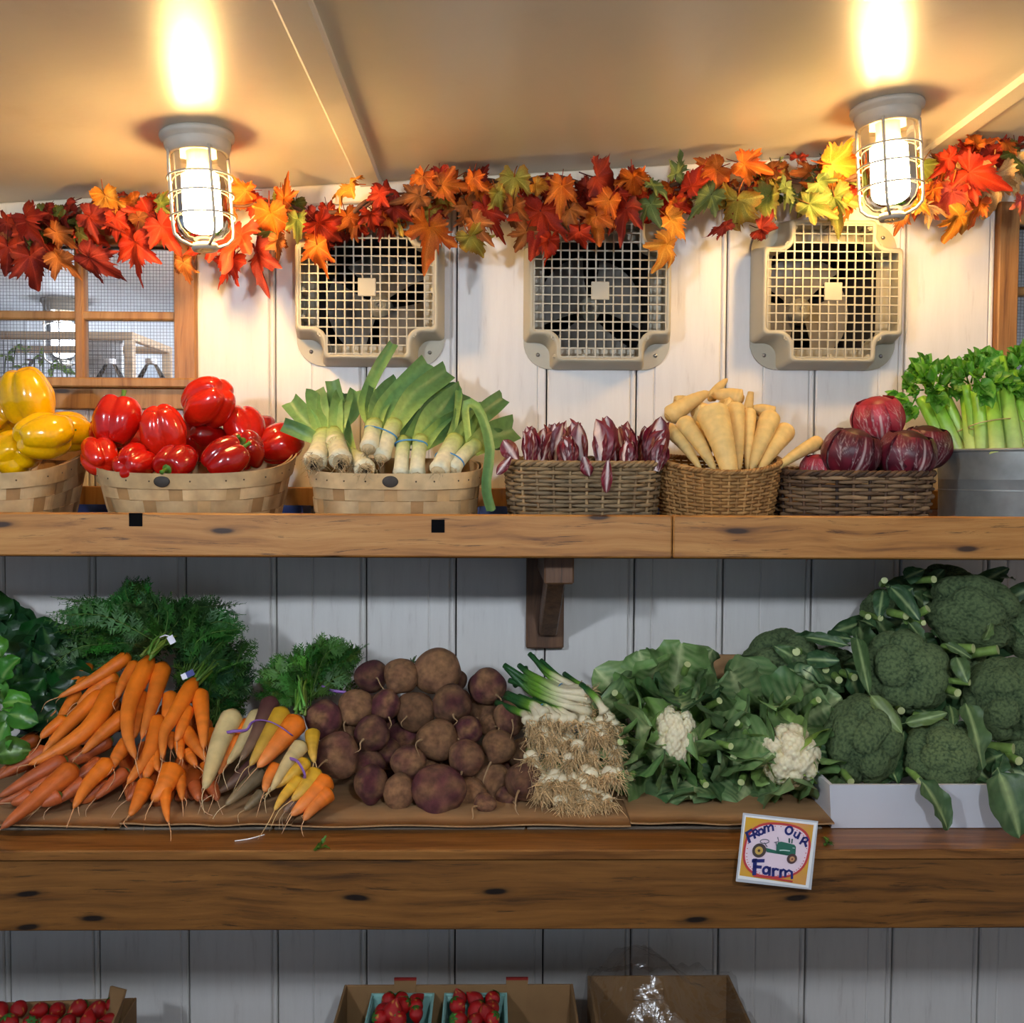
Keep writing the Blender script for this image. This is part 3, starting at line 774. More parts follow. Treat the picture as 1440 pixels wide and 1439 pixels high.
def put_leaf(px,py,s,cls,an,Y):
    q=P(px,py,Y); L=s*mpp(Y)*.86
    R=Matrix.Rotation(PI/2,4,'X')                       # leaf plane XY -> XZ, front towards -Y
    R=R@Matrix.Rotation(-an,4,'Z')@Matrix.Rotation(rnd.uniform(-.9,.5),4,'X')@Matrix.Rotation(rnd.uniform(-.8,.8),4,'Y')@Matrix.Diagonal((rnd.uniform(.72,1.05),rnd.uniform(.95,1.15),1,1))
    zmax=zc(q.x)-.004-L*.45
    if q.z>zmax: q.z=zmax
    me=rnd.choice(MAPLE[cls]); M=Matrix.Translation(q)@R@Matrix.Scale(L,4)
    pts=[M@v.co for v in me.vertices]
    up=max(p.z-(zc(p.x)-.003) for p in pts); back=max(p.y for p in pts)+.019     # clear of the ceiling and of the top trim
    M=Matrix.Translation(V(0,-max(0,back),-max(0,up)))@M
    put('maple_leaf',me,M,gar)
for (px,py,s,cls,an) in LV: put_leaf(px,py-s*.12,s*1.02,cls,an,-.115-.035*rnd.random())
def zone(px):
    if px<470: return 'rrddbog'
    if px<720: return 'oorbbdl'
    if px<960: return 'rddobbo'
    if px<1230: return 'gvlobvd'
    return 'rpootb'
for i in range(175):
    k=rnd.uniform(2,138); q=path[int(k)]
    d=q-CAM; c=RC.inverted()@d; px=720+F*c.x/-c.z; py=719.5-F*c.y/-c.z
    if 455<px<475 and rnd.random()<.7: continue
    low=-8 if px>1000 else 0
    put_leaf(px+rnd.uniform(-14,14),py+rnd.uniform(-14,34)+low,rnd.uniform(30,54),rnd.choice(zone(px)),rnd.uniform(1.7,4.6),-.062-.04*rnd.random())

# ------------------------------------------------------------------ baskets
M_SPLINT=vmat('ash_splint',.6,.3,30,.3,60,.15,rand=.14)
M_WICKER=vmat('willow_rod',.6,.3,50,.4,80,.2,rand=.14)
def plan(th,a,b,n=3.2):
    c,s=math.cos(th),math.sin(th)
    return (a*math.copysign(abs(c)**(2/n),c), b*math.copysign(abs(s)**(2/n),s))
class Plan:
    """flared rounded-rectangular basket wall; v=0 base, v=1 rim"""
    def __init__(s,cx,cy,z0,a0,b0,a1,b1,h,rise,n=3.2,end=0):
        s.__dict__.update(cx=cx,cy=cy,z0=z0,a0=a0,b0=b0,a1=a1,b1=b1,h=h,rise=rise,n=n,end=end)
        # arc-length parameterisation so that pieces are evenly spaced
        pts=[plan(2*PI*i/720,a1,b1,n) for i in range(721)]; L=[0]
        for p,q in zip(pts,pts[1:]): L.append(L[-1]+math.dist(p,q))
        s.L=L; s.per=L[-1]
    def th(s,t):
        d=(t%1)*s.per; L=s.L
        import bisect
        i=min(bisect.bisect_right(L,d)-1,719); f=(d-L[i])/max(1e-9,L[i+1]-L[i]); return 2*PI*(i+f)/720
    def pt(s,t,v,off=0,dz=0):
        th=s.th(t); a=s.a0+(s.a1-s.a0)*v; b=s.b0+(s.b1-s.b0)*v
        x,y=plan(th,a,b,s.n); x2,y2=plan(th+.02,a,b,s.n); x1,y1=plan(th-.02,a,b,s.n)
        tx,ty=x2-x1,y2-y1; l=math.hypot(tx,ty) or 1; nx,ny=ty/l,-tx/l
        back=(y/ max(b,1e-6)+1)/2
        top=s.h+s.rise*back+s.end*abs(x/a)**2
        return V(s.cx+x+nx*off,s.cy+y+ny*off,s.z0+top*v+dz)
def band(m,pl,v0,v1,offf,thick,nseg,col):
    vs=[]; cs=[]
    for i in range(nseg):
        t=i/nseg; o=offf(t)
        vs+=[pl.pt(t,v0,o),pl.pt(t,v1,o),pl.pt(t,v1,o-thick),pl.pt(t,v0,o-thick)]
        c=col(t); cs+=[c]*4
    fs=[]
    for i in range(nseg):
        j=(i+1)%nseg
        for k in range(4): fs.append((i*4+k,j*4+k,j*4+(k+1)%4,i*4+(k+1)%4))
    m.add(vs,fs,cs,flat=True)
def splint_basket(pl,label,rows,nst,badge_t,nails=True):
    t=thing('splint_basket',label,'basket',(pl.cx,pl.cy,pl.z0))
    base=lin((196,158,106)); dk=lin((158,116,70)); lt=lin((214,182,134))
    vt=.80
    for r in range(rows):
        v0=r*vt/rows+.004; v1=(r+1)*vt/rows-.004; ph=r%2; sd=rnd.random()*9
        def off(t,ph=ph):
            k=((t*nst+ph)/2)%1; dd=min(k,1-k)*2; return .0022-.0046*math.exp(-(dd/.30)**2)
        def col(t,sd=sd): return mixc(mixc(base,dk,.5+.5*mnoise.noise(V(t*7+sd,sd,0))),lt,.5+.6*mnoise.noise(V(t*23,sd*3,1)))
        m=MB(); band(m,pl,v0,v1,off,.0016,nst*8,col); m.build('weaver',M_SPLINT,t)
    for k in range(nst):
        tc=k/nst; hw=.24/nst; m=MB(); vs=[]; c=mixc(base,dk,rnd.random())
        for v in (0,.25,.5,.75,.93):
            for d in (-hw,0,hw): vs.append(pl.pt(tc+d,v,.0003))
        fs=[(j*3+i,j*3+i+1,(j+1)*3+i+1,(j+1)*3+i) for j in range(4) for i in range(2)]
        vs2=[Vector(p) for p in vs]; m.add(vs2,fs,c); 
        vs3=[pl.pt(tc+d,v,-.0013) for v in (0,.25,.5,.75,.93) for d in (-hw,0,hw)]
        m.add(vs3,[tuple(reversed(f)) for f in fs],c)
        m.build('stake',M_SPLINT,t)
    m=MB(); band(m,pl,.77,1.0,lambda t:.0052,.003,96,lambda t:mixc(base,lt,.5+.5*mnoise.noise(V(t*9,3,3)))); hoop=m.build('rim_hoop',M_SPLINT,t)
    m=MB(); band(m,pl,.80,.99,lambda t:-.002,.003,96,lambda t:mixc(base,dk,.3)); m.build('inner_hoop',M_SPLINT,t)
    m=MB(); m.grid(40,2,lambda u,v:pl.pt(u,.02,-.002).lerp(V(pl.cx,pl.cy,pl.z0+.002),v),col=dk,wrapu=True); m.build('basket_base',M_SPLINT,t)
    for k in range(26):
        tt=(k+.5+.3*rnd.uniform(-1,1))/26; p=pl.pt(tt,.885,.0054); q=pl.pt(tt,.885,.0070); d=(q-p).normalized()
        MB().lathe([(.0016,0),(.0014,.0006),(.0002,.0009)],6,Matrix.Translation(p)@frame(d).to_4x4(),col=lin((90,70,50))).build('nail',M_WICKER,hoop)
    p=pl.pt(badge_t,.885,.0056); q=pl.pt(badge_t,.885,.01); d=(q-p).normalized()
    R=frame(d,V(1,0,0)).to_4x4(); o=MB().lathe([(.0135,0),(.0135,.001),(.0120,.0016),(.0,.0016)],28,Matrix.Translation(p)@R@Matrix.Diagonal((1.0,.72,1,1)),col=lin((62,54,46))).build('badge',M_WICKER,hoop)
    o['label']='dark oval badge on the rim'
    return t
def wicker_basket(pl,label,rows,nst,rr,cols,braid=.006,jit=.3):
    t=thing('wicker_basket',label,'basket',(pl.cx,pl.cy,pl.z0))
    for k in range(nst):
        tt=k/nst; c=mixc(cols[0],cols[1],rnd.random())
        MB().tube([pl.pt(tt,v) for v in (0,.3,.6,.97)],rr*.8,6,col=c).build('stake',M_WICKER,t)
    ns=nst*5
    for r in range(rows):
        v=(r+.5)/rows*.95; sd=rnd.random()*50; m=MB(); vs=[]; cs=[]; seg=6
        for i in range(ns):
            tt=i/ns; o=(rr*1.25)*math.cos(PI*(tt*nst+r))
            wv=v+jit*.35/rows*mnoise.noise(V(tt*14+sd,sd,0))
            p=pl.pt(tt,wv,o); q=pl.pt(tt,wv,o+.01); nn=(q-p).normalized()
            rk=rr*(1+jit*.6*mnoise.noise(V(tt*20,sd,2)))
            f=.5+.8*mnoise.noise(V(tt*11+sd,sd*.3,5)); c=mixc(cols[0],cols[1],f); c=mixc(c,cols[2],.5+1.2*mnoise.noise(V(tt*5,sd,9)))
            for k in range(seg):
                an=2*PI*k/seg; vs.append(p+nn*(rk*math.cos(an))+V(0,0,rk*1.05*math.sin(an))); cs.append(c)
        fs=[(i*seg+k,((i+1)%ns)*seg+k,((i+1)%ns)*seg+(k+1)%seg,i*seg+(k+1)%seg) for i in range(ns) for k in range(seg)]
        m.add(vs,fs,cs); m.build('weaver',M_WICKER,t)
    for s in range(3):
        m=MB(); n=ns*2; pts=[]
        for i in range(n):
            tt=i/n; an=tt*2*PI*nst*.75+s*2*PI/3
            pts.append(pl.pt(tt,.985,braid*.75*math.cos(an),braid*.6*math.sin(an)))
        m.ring(pts,rr*1.1,6,col=mixc(cols[0],cols[1],.2+.3*s)); m.build('rim_rod',M_WICKER,t)
    m=MB(); m.grid(40,2,lambda u,v:pl.pt(u,.02,-.002).lerp(V(pl.cx,pl.cy,pl.z0+.002),v),col=cols[1],wrapu=True); m.build('basket_base',M_WICKER,t)
    return t
YFR=-.338
def mk(pxl,pxr,pyr,flare,depth,rise,n=3.2,inset=0,end=0):
    xl,xr=P(pxl,650,YFR).x,P(pxr,650,YFR).x; a1=(xr-xl)/2; zt=P((pxl+pxr)/2,pyr,YFR).z
    b1=depth/2
    return Plan((xl+xr)/2,YFR+b1,ZU+.001,a1-flare,b1-flare*.8,a1,b1,zt-ZU,rise,n,end)
ylw=mk(-190,62,667,.03,.26,.062); splint_basket(ylw,'woven ash splint basket holding the yellow peppers',4,20,.75)
redb=mk(103,386,667,.032,.27,.058,2.7); splint_basket(redb,'woven ash splint basket with a dark badge, holding the red peppers',4,20,.73)
lek=mk(424,674,667,.012,.24,.03); splint_basket(lek,'woven ash splint basket with a dark badge, holding the leeks',4,20,.75)
GREYW=(lin((170,140,98)),lin((104,80,54)),lin((132,112,84)))
trv=mk(714,937,652,.012,.20,.012,3.4); wicker_basket(trv,'rustic grey-brown willow basket holding the long radicchio',19,28,.0034,GREYW,.005,.7)
par=mk(936,1117,664,.022,.205,.028,2.3,end=.012); wicker_basket(par,'finely woven honey-brown wicker basket holding the parsnips',21,44,.0028,(lin((188,142,84)),lin((140,96,50)),lin((172,126,72))),.004,.1)
DARKW=(lin((104,76,54)),lin((46,32,25)),lin((158,126,90)))
rad=mk(1115,1334,666,.012,.20,.008,3.2); wicker_basket(rad,'dark brown willow basket holding the round radicchio heads',18,28,.0034,DARKW,.005,.7)
# bucket
bx=P(1335,640,-.22).x; Rb=.16; bc=V(bx+Rb+.001,-.20,ZU+.001); zbk=P(1400,631,-.34).z
M_ZINC=simple('galvanised_zinc',(150,152,148),.45,metal=.45,noise=.3,nscale=18)
bk=thing('metal_bucket','round galvanised metal bucket with raised bands, holding the celery','bucket',tuple(bc))
hb=zbk-bc.z; prof=[(Rb*.93,0),(Rb*.935,.003)]
def rb(z): return Rb*(.93+.07*z/hb)
zb1=hb*.44; zb2=hb*.56
for z in np.linspace(.006,hb-.004,60):
    e=.0022*math.exp(-((z-zb1)/.0022)**2)+.0022*math.exp(-((z-zb2)/.0022)**2); prof.append((rb(z)+e,z))
MB().lathe(prof,72,Matrix.Translation(bc),cap0=True).build('bucket_wall',M_ZINC,bk)
MB().lathe([(rb(hb)+.001,hb-.004),(rb(hb)+.003,hb-.002),(rb(hb)+.003,hb+.001),(rb(hb)-.001,hb+.002),(rb(hb)-.003,hb),(rb(hb)*.99-.003,.02)],72,Matrix.Translation(bc)).build('bucket_rim',M_ZINC,bk)

# ------------------------------------------------------------------ peppers
M_PEP=vmat('glossy_pepper_skin',.16,.6,8,.10,200,.0,coat=.4,sss=.12,ssr=.008,rand=.10)
M_STEMG=vmat('green_stem',.5,.4,60,.3,100,.3)
def pepper_mesh(col,seed,lob=4):
    r=random.Random(seed); ph=[r.uniform(-.12,.12) for _ in range(lob)]; amp=[r.uniform(.8,1.15) for _ in range(lob)]
    m=MB(); asym=r.uniform(-.1,.1)
    def f(u,v):
        th=2*PI*u; k=th*lob/(2*PI); val=abs(((k+.5)%1)-.5)*2          # 0 in the middle of a valley... 1 mid-lobe
        val=1-val
        fi=PI*v; rr=math.sin(fi)**.62; z=-math.cos(fi)*1.06
        lobe=1-.32*(1-val)**2.4*(.55+.45*abs(math.cos(fi)))
        li=int(k+.5)%lob; rr*=lobe*(.96+.06*amp[li])
        if v<.5: z+=.20*math.exp(-(rr/.38)**2)*(1) - .10*(amp[li]-1)*val*min(1,rr*rr*4)
        else: z-=.34*math.exp(-(rr/.42)**2)
        rr*=1-.13*(z<0)*(-z)
        x,y=rr*math.cos(th)+asym*z*.6,rr*math.sin(th)
        n=mnoise.noise(V(x*1.3+seed,y*1.3,z*1.3)); q=1+.05*n
        return (V(x*q,y*q,z*q),mixc(col,tuple(c*.82 for c in col),.5+.9*n))
    m.grid(56,34,f,wrapu=True); return m.mesh('pepper_body',M_PEP)
RED=[lin((206,22,10)),lin((220,36,14)),lin((170,14,10))]; YEL=[lin((248,176,2)),lin((250,188,6))]
PR=[pepper_mesh(RED[i%3],i*7+1,4 if i%2 else 3) for i in range(6)]; PY=[pepper_mesh(YEL[i%2],i*5+100,4-i%2) for i in range(4)]
ms=MB(); ms.lathe([(.30,.76),(.26,.80),(.12,.83),(.10,.9),(.085,1.15),(.11,1.26),(.0,1.27)],14,col=lin((86,128,40))); STEMP=ms.mesh('pepper_stem',M_STEMG)
def settle(px,py,rpx,Y,placed,back,k=.88,step=.004):
    """slide a round thing back along its line of sight until it rests clear of those already placed"""
    while True:
        c=P(px,py,Y); r=rpx*mpp(Y)
        if all((c-q).length>=k*(r+s) for q,s in placed) or Y>back: break
        Y+=step
    ok=all((c-q).length>=k*(r+s) for q,s in placed); return Y,ok
PEPS=[]
def pepper(px,py,r,Y,meshes,axis,label,group,squash=1.08):
    Y,ok=settle(px,py,r*.95,Y,PEPS,-.085)
    if not ok and ('buried' in label or 'shade' in label or 'sunk' in label): return      # nothing of it would be seen
    c=P(px,py,Y); s=r*mpp(Y)*.95; PEPS.append((c,s))
    t=thing('bell_pepper',label,'pepper',tuple(c),group)
    Mx=Matrix.Translation(c)@frame(axis).to_4x4()@Matrix.Rotation(rnd.uniform(0,6),4,'Z')@Matrix.Diagonal((s,s,s*squash,1))
    put('pepper_body',rnd.choice(meshes),Mx,t); put('pepper_stem',STEMP,Mx,t)
G='yellow peppers in the splint basket'
for px,py,r,Y,ax,lab in ((40,558,39,-.21,(.1,.35,-1),'yellow bell pepper topping the heap, its lobed base turned up'),(62,612,36,-.26,(.6,.8,.2),'yellow bell pepper below the topmost one, lying on its side'),(95,606,30,-.19,(.7,.6,-.1),'yellow bell pepper leaning on the basket rim towards the red peppers'),(24,638,36,-.29,(-.3,.9,.3),'yellow bell pepper low in the basket against its front rim'),(-2,578,31,-.18,(-.6,.3,.6),'yellow bell pepper at the back of the heap, beside the topmost one'),(-8,622,32,-.24,(-.6,.6,.6),'yellow bell pepper in the middle of the basket beneath the topmost one')):
    pepper(px,py,r,Y,PY,ax,lab,G)
G='red peppers in the splint basket'
for px,py,r,Y,ax,lab in ((166,592,35,-.24,(.1,.3,1),'tall red bell pepper standing upright at the window side of the heap'),(229,608,36,-.26,(.1,.5,-1),'dark red bell pepper between the tall upright one and the topmost one'),(294,566,38,-.18,(-.75,.6,-.5),'large bright red bell pepper topping the heap, tilted'),(285,618,36,-.24,(.3,.9,-.4),'dark red bell pepper right under the topmost one'),(342,602,31,-.17,(-.4,.5,.8),'red bell pepper showing its shoulder behind the one with a green stem'),(394,625,31,-.14,(.8,.4,.4),'red bell pepper at the rim nearest the leeks'),(140,641,28,-.27,(-.5,.6,.5),'red bell pepper in the basket corner nearest the yellow peppers'),(190,652,31,-.30,(.2,.9,.1),'red bell pepper at the front rim, below the tall upright one'),(248,652,31,-.30,(-.2,-.9,-.3),'red bell pepper at the front rim with its dimpled base forward'),(318,645,31,-.28,(.8,.3,.6),'red bell pepper lying along the front rim, gleaming'),(347,634,28,-.24,(-.1,-.8,.5),'red bell pepper with a green stem facing forward'),(146,612,26,-.18,(.2,.3,1),'red bell pepper half hidden behind the tall upright one'),(366,612,27,-.16,(.3,.6,.4),'red bell pepper sunk between the rim and its neighbours'),(192,624,30,-.22,(.3,.6,.4),'red bell pepper in the shade under the two standing ones'),(255,626,28,-.19,(.3,.6,.4),'red bell pepper buried behind the dark ones')):
    pepper(px,py,r,Y,PR,ax,lab,G)

# ------------------------------------------------------------------ leeks
M_LEEK=vmat('leek_skin',.42,.45,90,.2,180,.15,trans=.12)
M_ROOT=vmat('dry_root',.8,.2,80,.4,100,.2)
M_BAND=simple('blue_rubber_band',(70,140,190),.5); M_BANDT=simple('tan_rubber_band',(196,170,110),.5); M_BANDP=simple('purple_rubber_band',(140,96,170),.5)
WHT,LGR,MGR,DGR=lin((226,220,186)),lin((172,196,104)),lin((110,150,84)),lin((58,96,62))
def root_tuft(m,c,d,r,n,L,col,thick=.00045,spread=1.0,back=0):
    d=Vector(d).normalized()
    for i in range(n):
        a=(d+rv(spread)).normalized(); p=c+rv(r*.55)
        q=p+a*L*.5+rv(L*.25); e=q+(a*.5+rv(.8))*L*.5+V(0,0,-.2*L)
        f=rnd.uniform(.6,1.15); m.tube([p,q,e],[thick,thick*.8,thick*.4],3,col=tuple(min(1,x*f) for x in col),caps=False)
def zpx(pts,ox,oy,sc,Y):
    """zoom-window points -> pixels -> world; Y per point or constant"""
    out=[]
    for i,p in enumerate(pts):
        y=p[2] if len(p)>2 else (Y[i] if hasattr(Y,'__len__') else Y)
        out.append(P(ox+p[0]/sc,oy+p[1]/sc,y))
    return out
def leek(label,shaft,leaves,r,face=False,seed=0,rootd=None):
    """shaft: world polyline from root end; leaves: list of (tip polyline, width)"""
    t=thing('leek',label,'leek',tuple(shaft[0]),'leeks in the splint basket')
    pth=bez(shaft,12); n=len(pth)
    rad=[r*(1.0-.12*math.sin(PI*i/(n-1)))*(.72 if i==0 else 1.06 if i==1 else 1) for i in range(n)]
    cs=[mixc(WHT,LGR,((i/(n-1))-.35)*1.6) for i in range(n)]
    MB().tube(pth,rad,14,col=cs).build('shaft',M_LEEK,t)
    d=(pth[0]-pth[1]).normalized(); m=MB()
    m.lathe([(r*.74,0),(r*.62,.003),(r*.3,.005),(.0005,.005)],12,Matrix.Translation(pth[0])@frame(d).to_4x4(),col=lin((206,184,140)))
    root_tuft(m,pth[0]+d*.004,d,r*1.1,70 if face else 26,.02 if face else .012,lin((214,190,146)),.0006,.9)
    if face: root_tuft(m,pth[0]+d*.005,d,r*.5,40,.011,lin((60,46,34)),.0006,.8)
    m.build('root_tuft',M_ROOT,t)
    for k,(tip,wd) in enumerate(leaves):
        pts=[pth[-3]]+tip; q=bez(pts,14); m=MB(); vs=[]; cs=[]
        up=(CAM-q[0]).normalized()
        for i,p in enumerate(q):
            v=i/13; tg=(q[min(i+1,13)]-q[max(i-1,0)]).normalized(); s=tg.cross(up).normalized(); nn=s.cross(tg)
            w_=wd*(.75+.4*min(1,v*2.5))*(1-.35*max(0,v-.8)*5*(.5 if k%2 else .15))
            for u in (-1,-.5,0,.5,1):
                vs.append(p+s*(u*w_)-nn*(-.55*w_*(abs(u)-.4))+nn*(.0012*k)+nn*(.004*mnoise.noise(V(u,v*4,seed+k))))
                c=mixc(LGR,MGR,v*2.2); c=mixc(c,DGR,(v-.35)*1.4*(.3+.7*((k*37+seed*11)%10)/10)); cs.append(mixc(c,[min(1,x*1.25) for x in c],.5+.5*math.sin(u*9)))
        m.add(vs,[(j*5+i,j*5+i+1,(j+1)*5+i+1,(j+1)*5+i) for j in range(13) for i in range(4)],cs); m.build('leek_leaf',M_LEEK,t)
    return t
def Z(*pts): return zpx(pts,380,460,3.79,-.22)
s1=mpp(-.25)/3.79
leek('leek with its dark bristly root end facing out at the red pepper side',Z((235,722,-.31),(262,660,-.26),(290,585,-.21)),[(Z((200,500,-.20),(105,395,-.17)),.016),(Z((255,440,-.19),(240,335,-.16)),.017),(Z((170,560,-.22),(70,520,-.22)),.012)],62*s1,True,1)
leek('leek with a broad shaggy root end facing out, second from the red peppers',Z((378,718,-.315),(360,650,-.27),(335,580,-.21)),[(Z((320,450,-.19),(320,360,-.15)),.02),(Z((370,440,-.19),(395,350,-.15)),.016)],60*s1,True,2)
leek('leek with a squat root end low against the front rim',Z((508,765,-.322),(480,720,-.28),(420,690,-.22)),[(Z((380,500,-.18),(330,285,-.16)),.012)],56*s1,True,3)
leek('leek lying behind the shaggy root ends, its cut base showing',Z((350,632,-.26),(330,590,-.22),(320,550,-.19)),[(Z((340,430,-.16),(290,350,-.13)),.02),(Z((430,450,-.17),(460,340,-.14)),.014)],52*s1,True,4)
leek('thick leek in the tied pair leaning towards the fan, its pale base showing',Z((525,652,-.305),(540,590,-.28),(555,525,-.24)),[(Z((640,400,-.19),(840,190,-.14)),.017),(Z((590,390,-.18),(680,290,-.13)),.016),(Z((545,430,-.18),(560,330,-.14)),.012),(Z((500,420,-.17),(560,250,-.12),(655,92,-.09)),.010)],50*s1,False,5)
leek('slim leek in the tied pair leaning towards the fan',Z((590,700,-.30),(625,600,-.27),(660,520,-.23)),[(Z((780,360,-.18),(945,232,-.13)),.018),(Z((720,420,-.18),(800,300,-.14)),.014)],48*s1,False,6)
leek('upright leek in the tied pair at the basket middle, next to the leaning pair',Z((695,792,-.315),(702,700,-.295),(712,610,-.25)),[(Z((745,540,-.2),(800,430,-.15)),.014),(Z((830,460,-.18),(915,350,-.12)),.012)],42*s1,False,7)
leek('upright leek in the tied pair at the basket middle, next to the slanting ones',Z((782,792,-.315),(788,700,-.295),(800,600,-.25)),[(Z((880,480,-.2),(1035,350,-.13)),.022),(Z((930,540,-.2),(1060,470,-.15)),.018),(Z((770,540,-.2),(775,470,-.16)),.009)],43*s1,False,8)
leek('slanting leek whose sliced white base rests on the front rim',Z((895,775,-.325),(935,690,-.29),(985,610,-.24)),[(Z((1030,520,-.2),(1060,400,-.14)),.02),(Z((1090,500,-.18),(1240,375,-.12)),.016),(Z((1000,330,-.13),(870,350,-.12)),.006)],54*s1,False,9)
leek('slanting leek with one long leaf drooping over the basket end',Z((965,770,-.31),(1020,695,-.28),(1090,630,-.24)),[(Z((1180,580,-.2),(1300,535,-.15)),.022),(Z((1150,600,-.2),(1230,600,-.16)),.018),(Z((1040,420,-.2),(1110,440,-.22),(1170,640,-.27),(1150,850,-.3),(1180,985,-.33)),.0075)],44*s1,False,10)
def loop_band(nm,c,ax,a,b,mat,label,group=None,rr=.0011,wdt=.0028,cat='rubber band'):
    T=Matrix.Translation(c)@frame(ax,V(1,0,0)).to_4x4(); m=MB()
    m.ring([T@V(a*math.cos(2*PI*i/36),b*math.sin(2*PI*i/36),0) for i in range(36)],rr,6); 
    return tag(m.build(nm,mat),label,cat,group)
def zb_(a,b,Y):  # midpoint, axis and half width from two zoom points across the bundle
    pass
c=(Z((590,565,-.262))[0]); loop_band('rubber_band',c,Z((650,430,-.24))[0]-c,90*s1,54*s1,M_BAND,'blue rubber band round the leaning pair of leeks','blue bands on the leeks',.0014)
c=(Z((750,628,-.268))[0]); loop_band('rubber_band',c,Z((755,540,-.25))[0]-c,84*s1,48*s1,M_BAND,'blue rubber band round the upright pair of leeks','blue bands on the leeks',.0016)
c=(Z((955,712,-.29))[0]); loop_band('rubber_band',c,Z((1010,640,-.26))[0]-c,82*s1,52*s1,M_BAND,'blue rubber band round the slanting pair of leeks','blue bands on the leeks',.0014)

# ------------------------------------------------------------------ long radicchio
M_RADI=vmat('radicchio_leaf',.42,.45,50,.25,120,.2,trans=.1)
RW,RR,RD=lin((236,214,206)),lin((140,24,44)),lin((78,14,28))
def rad_leaf(t,base,d,nrm,L,W,curl,cup,seed,rib=.52):
    """pointed leaf with a broad white rib that runs out into dark red"""
    m=MB(); d=Vector(d).normalized(); nrm=Vector(nrm); nrm=(nrm-d*nrm.dot(d)).normalized(); s=d.cross(nrm); p=Vector(base); nl,nu=14,11; vs=[]; cs=[]
    for j in range(nl):
        v=j/(nl-1); a=curl*(v-.3); dd=d*math.cos(a)-nrm*math.sin(a); nn=nrm*math.cos(a)+d*math.sin(a)
        if j: p=p+dd*(L/(nl-1))
        w_=W*(math.sin(PI*min(1,(.14+.86*v)**1.5))**.6 if v<1 else 0.02)
        rw=rib*(1-v)**.7+.03
        for i in range(nu):
            u=-1+2*i/(nu-1); bend=cup*u
            vs.append(p+s*(math.sin(bend)/cup*w_)-nn*((1-math.cos(bend))/cup*w_)+nn*(.0035*mnoise.noise(V(u*2,v*5,seed))*(.3+abs(u))))
            br=max(0,math.cos((v*5-abs(u)*1.6+seed)*2*PI))**8*.55*(1-v)
            f=max(0,min(1,(abs(u)-rw)/.16)); f=max(0,f-br)
            cs.append(mixc(RW,mixc(RR,RD,.5+.7*mnoise.noise(V(u*3+seed,v*3,1))),f))
    m.add(vs,[(j*nu+i,j*nu+i+1,(j+1)*nu+i+1,(j+1)*nu+i) for j in range(nl-1) for i in range(nu-1)],cs)
    m.build('radicchio_leaf',M_RADI,t)
def treviso(b,top,wd,label,seed):
    t=thing('long_radicchio',label,'radicchio',tuple(b),'long radicchio in the willow basket')
    d=top-b; L=d.length; ax=d.normalized(); cam_=(CAM-b).normalized(); side=ax.cross(cam_).normalized()
    n=8
    for k in range(n):
        an=2*PI*k*.382+seed; ring=k/n
        out=(cam_*math.cos(an)+side*math.sin(an)).normalized()
        rr=wd*(.45+.95*ring)
        rad_leaf(t,b+out*rr*.45,ax+out*(.02+.16*ring)+rv(.04),out,L*rnd.uniform(.86,1.1)*(1.02-.12*ring),wd*rnd.uniform(1.5,2.0),-.05+.7*ring*rnd.random(),1.25,seed*3+k)
TV=((290,475,290,200,80,-.28),(375,475,402,225,66,-.25),(470,478,474,165,74,-.22),(600,485,575,290,88,-.30),(700,470,622,155,80,-.22),(835,490,862,175,110,-.28),(1055,500,1012,205,84,-.24),(1030,500,1040,310,80,-.31),(1185,505,1272,165,100,-.27),(1240,505,1290,300,70,-.31),(540,480,540,170,70,-.17),(950,480,970,210,76,-.18),(1130,490,1170,220,70,-.18))
TL=('long radicchio head with pink-edged leaves at the leek end of the basket','slim long radicchio head squeezed beside the pink-edged one','long radicchio head with a wilted brown tip','short broad long-radicchio head leaning at the front rim','long radicchio head arching over the short broad one','large long radicchio head with a broad white heart and open leaves','long radicchio head with a frayed dark crown','short dark long-radicchio head tucked low at the front rim','tall long radicchio head leaning towards the parsnips','small long radicchio head in the corner by the parsnips','long radicchio head standing behind the arching one','long radicchio head standing behind the frayed one','long radicchio head at the back between the frayed and the leaning one')
for i,(x0,y0,x1,y1,wz,Y) in enumerate(TV):
    b=P(690+x0/5.333,560+y0/5.333+8,Y); tp=P(690+x1/5.333,560+y1/5.333,Y+.012)
    treviso(b,tp,wz/5.333*mpp(Y)*.62,TL[i],i+1)
def loose_leaf(pts,W,label,seed,Y):
    q=[P(690+x/5.333,560+y/5.333,Y) for x,y in pts]; t=thing('radicchio_leaf',label,'leaf',tuple(q[0]))
    d=q[1]-q[0]; rad_leaf(t,q[0],d,V(0,-1,.3),d.length,W,.35,.9,seed,.12)
loose_leaf(((200,470),(95,310)),.018,'loose dark red radicchio leaf standing out of the basket at the leek end',21,-.30)
loose_leaf(((150,440),(40,575)),.010,'loose pink radicchio leaf hanging out at the leek end of the basket',22,-.335)
loose_leaf(((700,440),(745,590)),.013,'loose striped radicchio leaf folded over the front rim',23,-.349)
loose_leaf(((880,470),(868,715)),.011,'loose dark pink radicchio leaf hanging down the front of the basket',24,-.353)

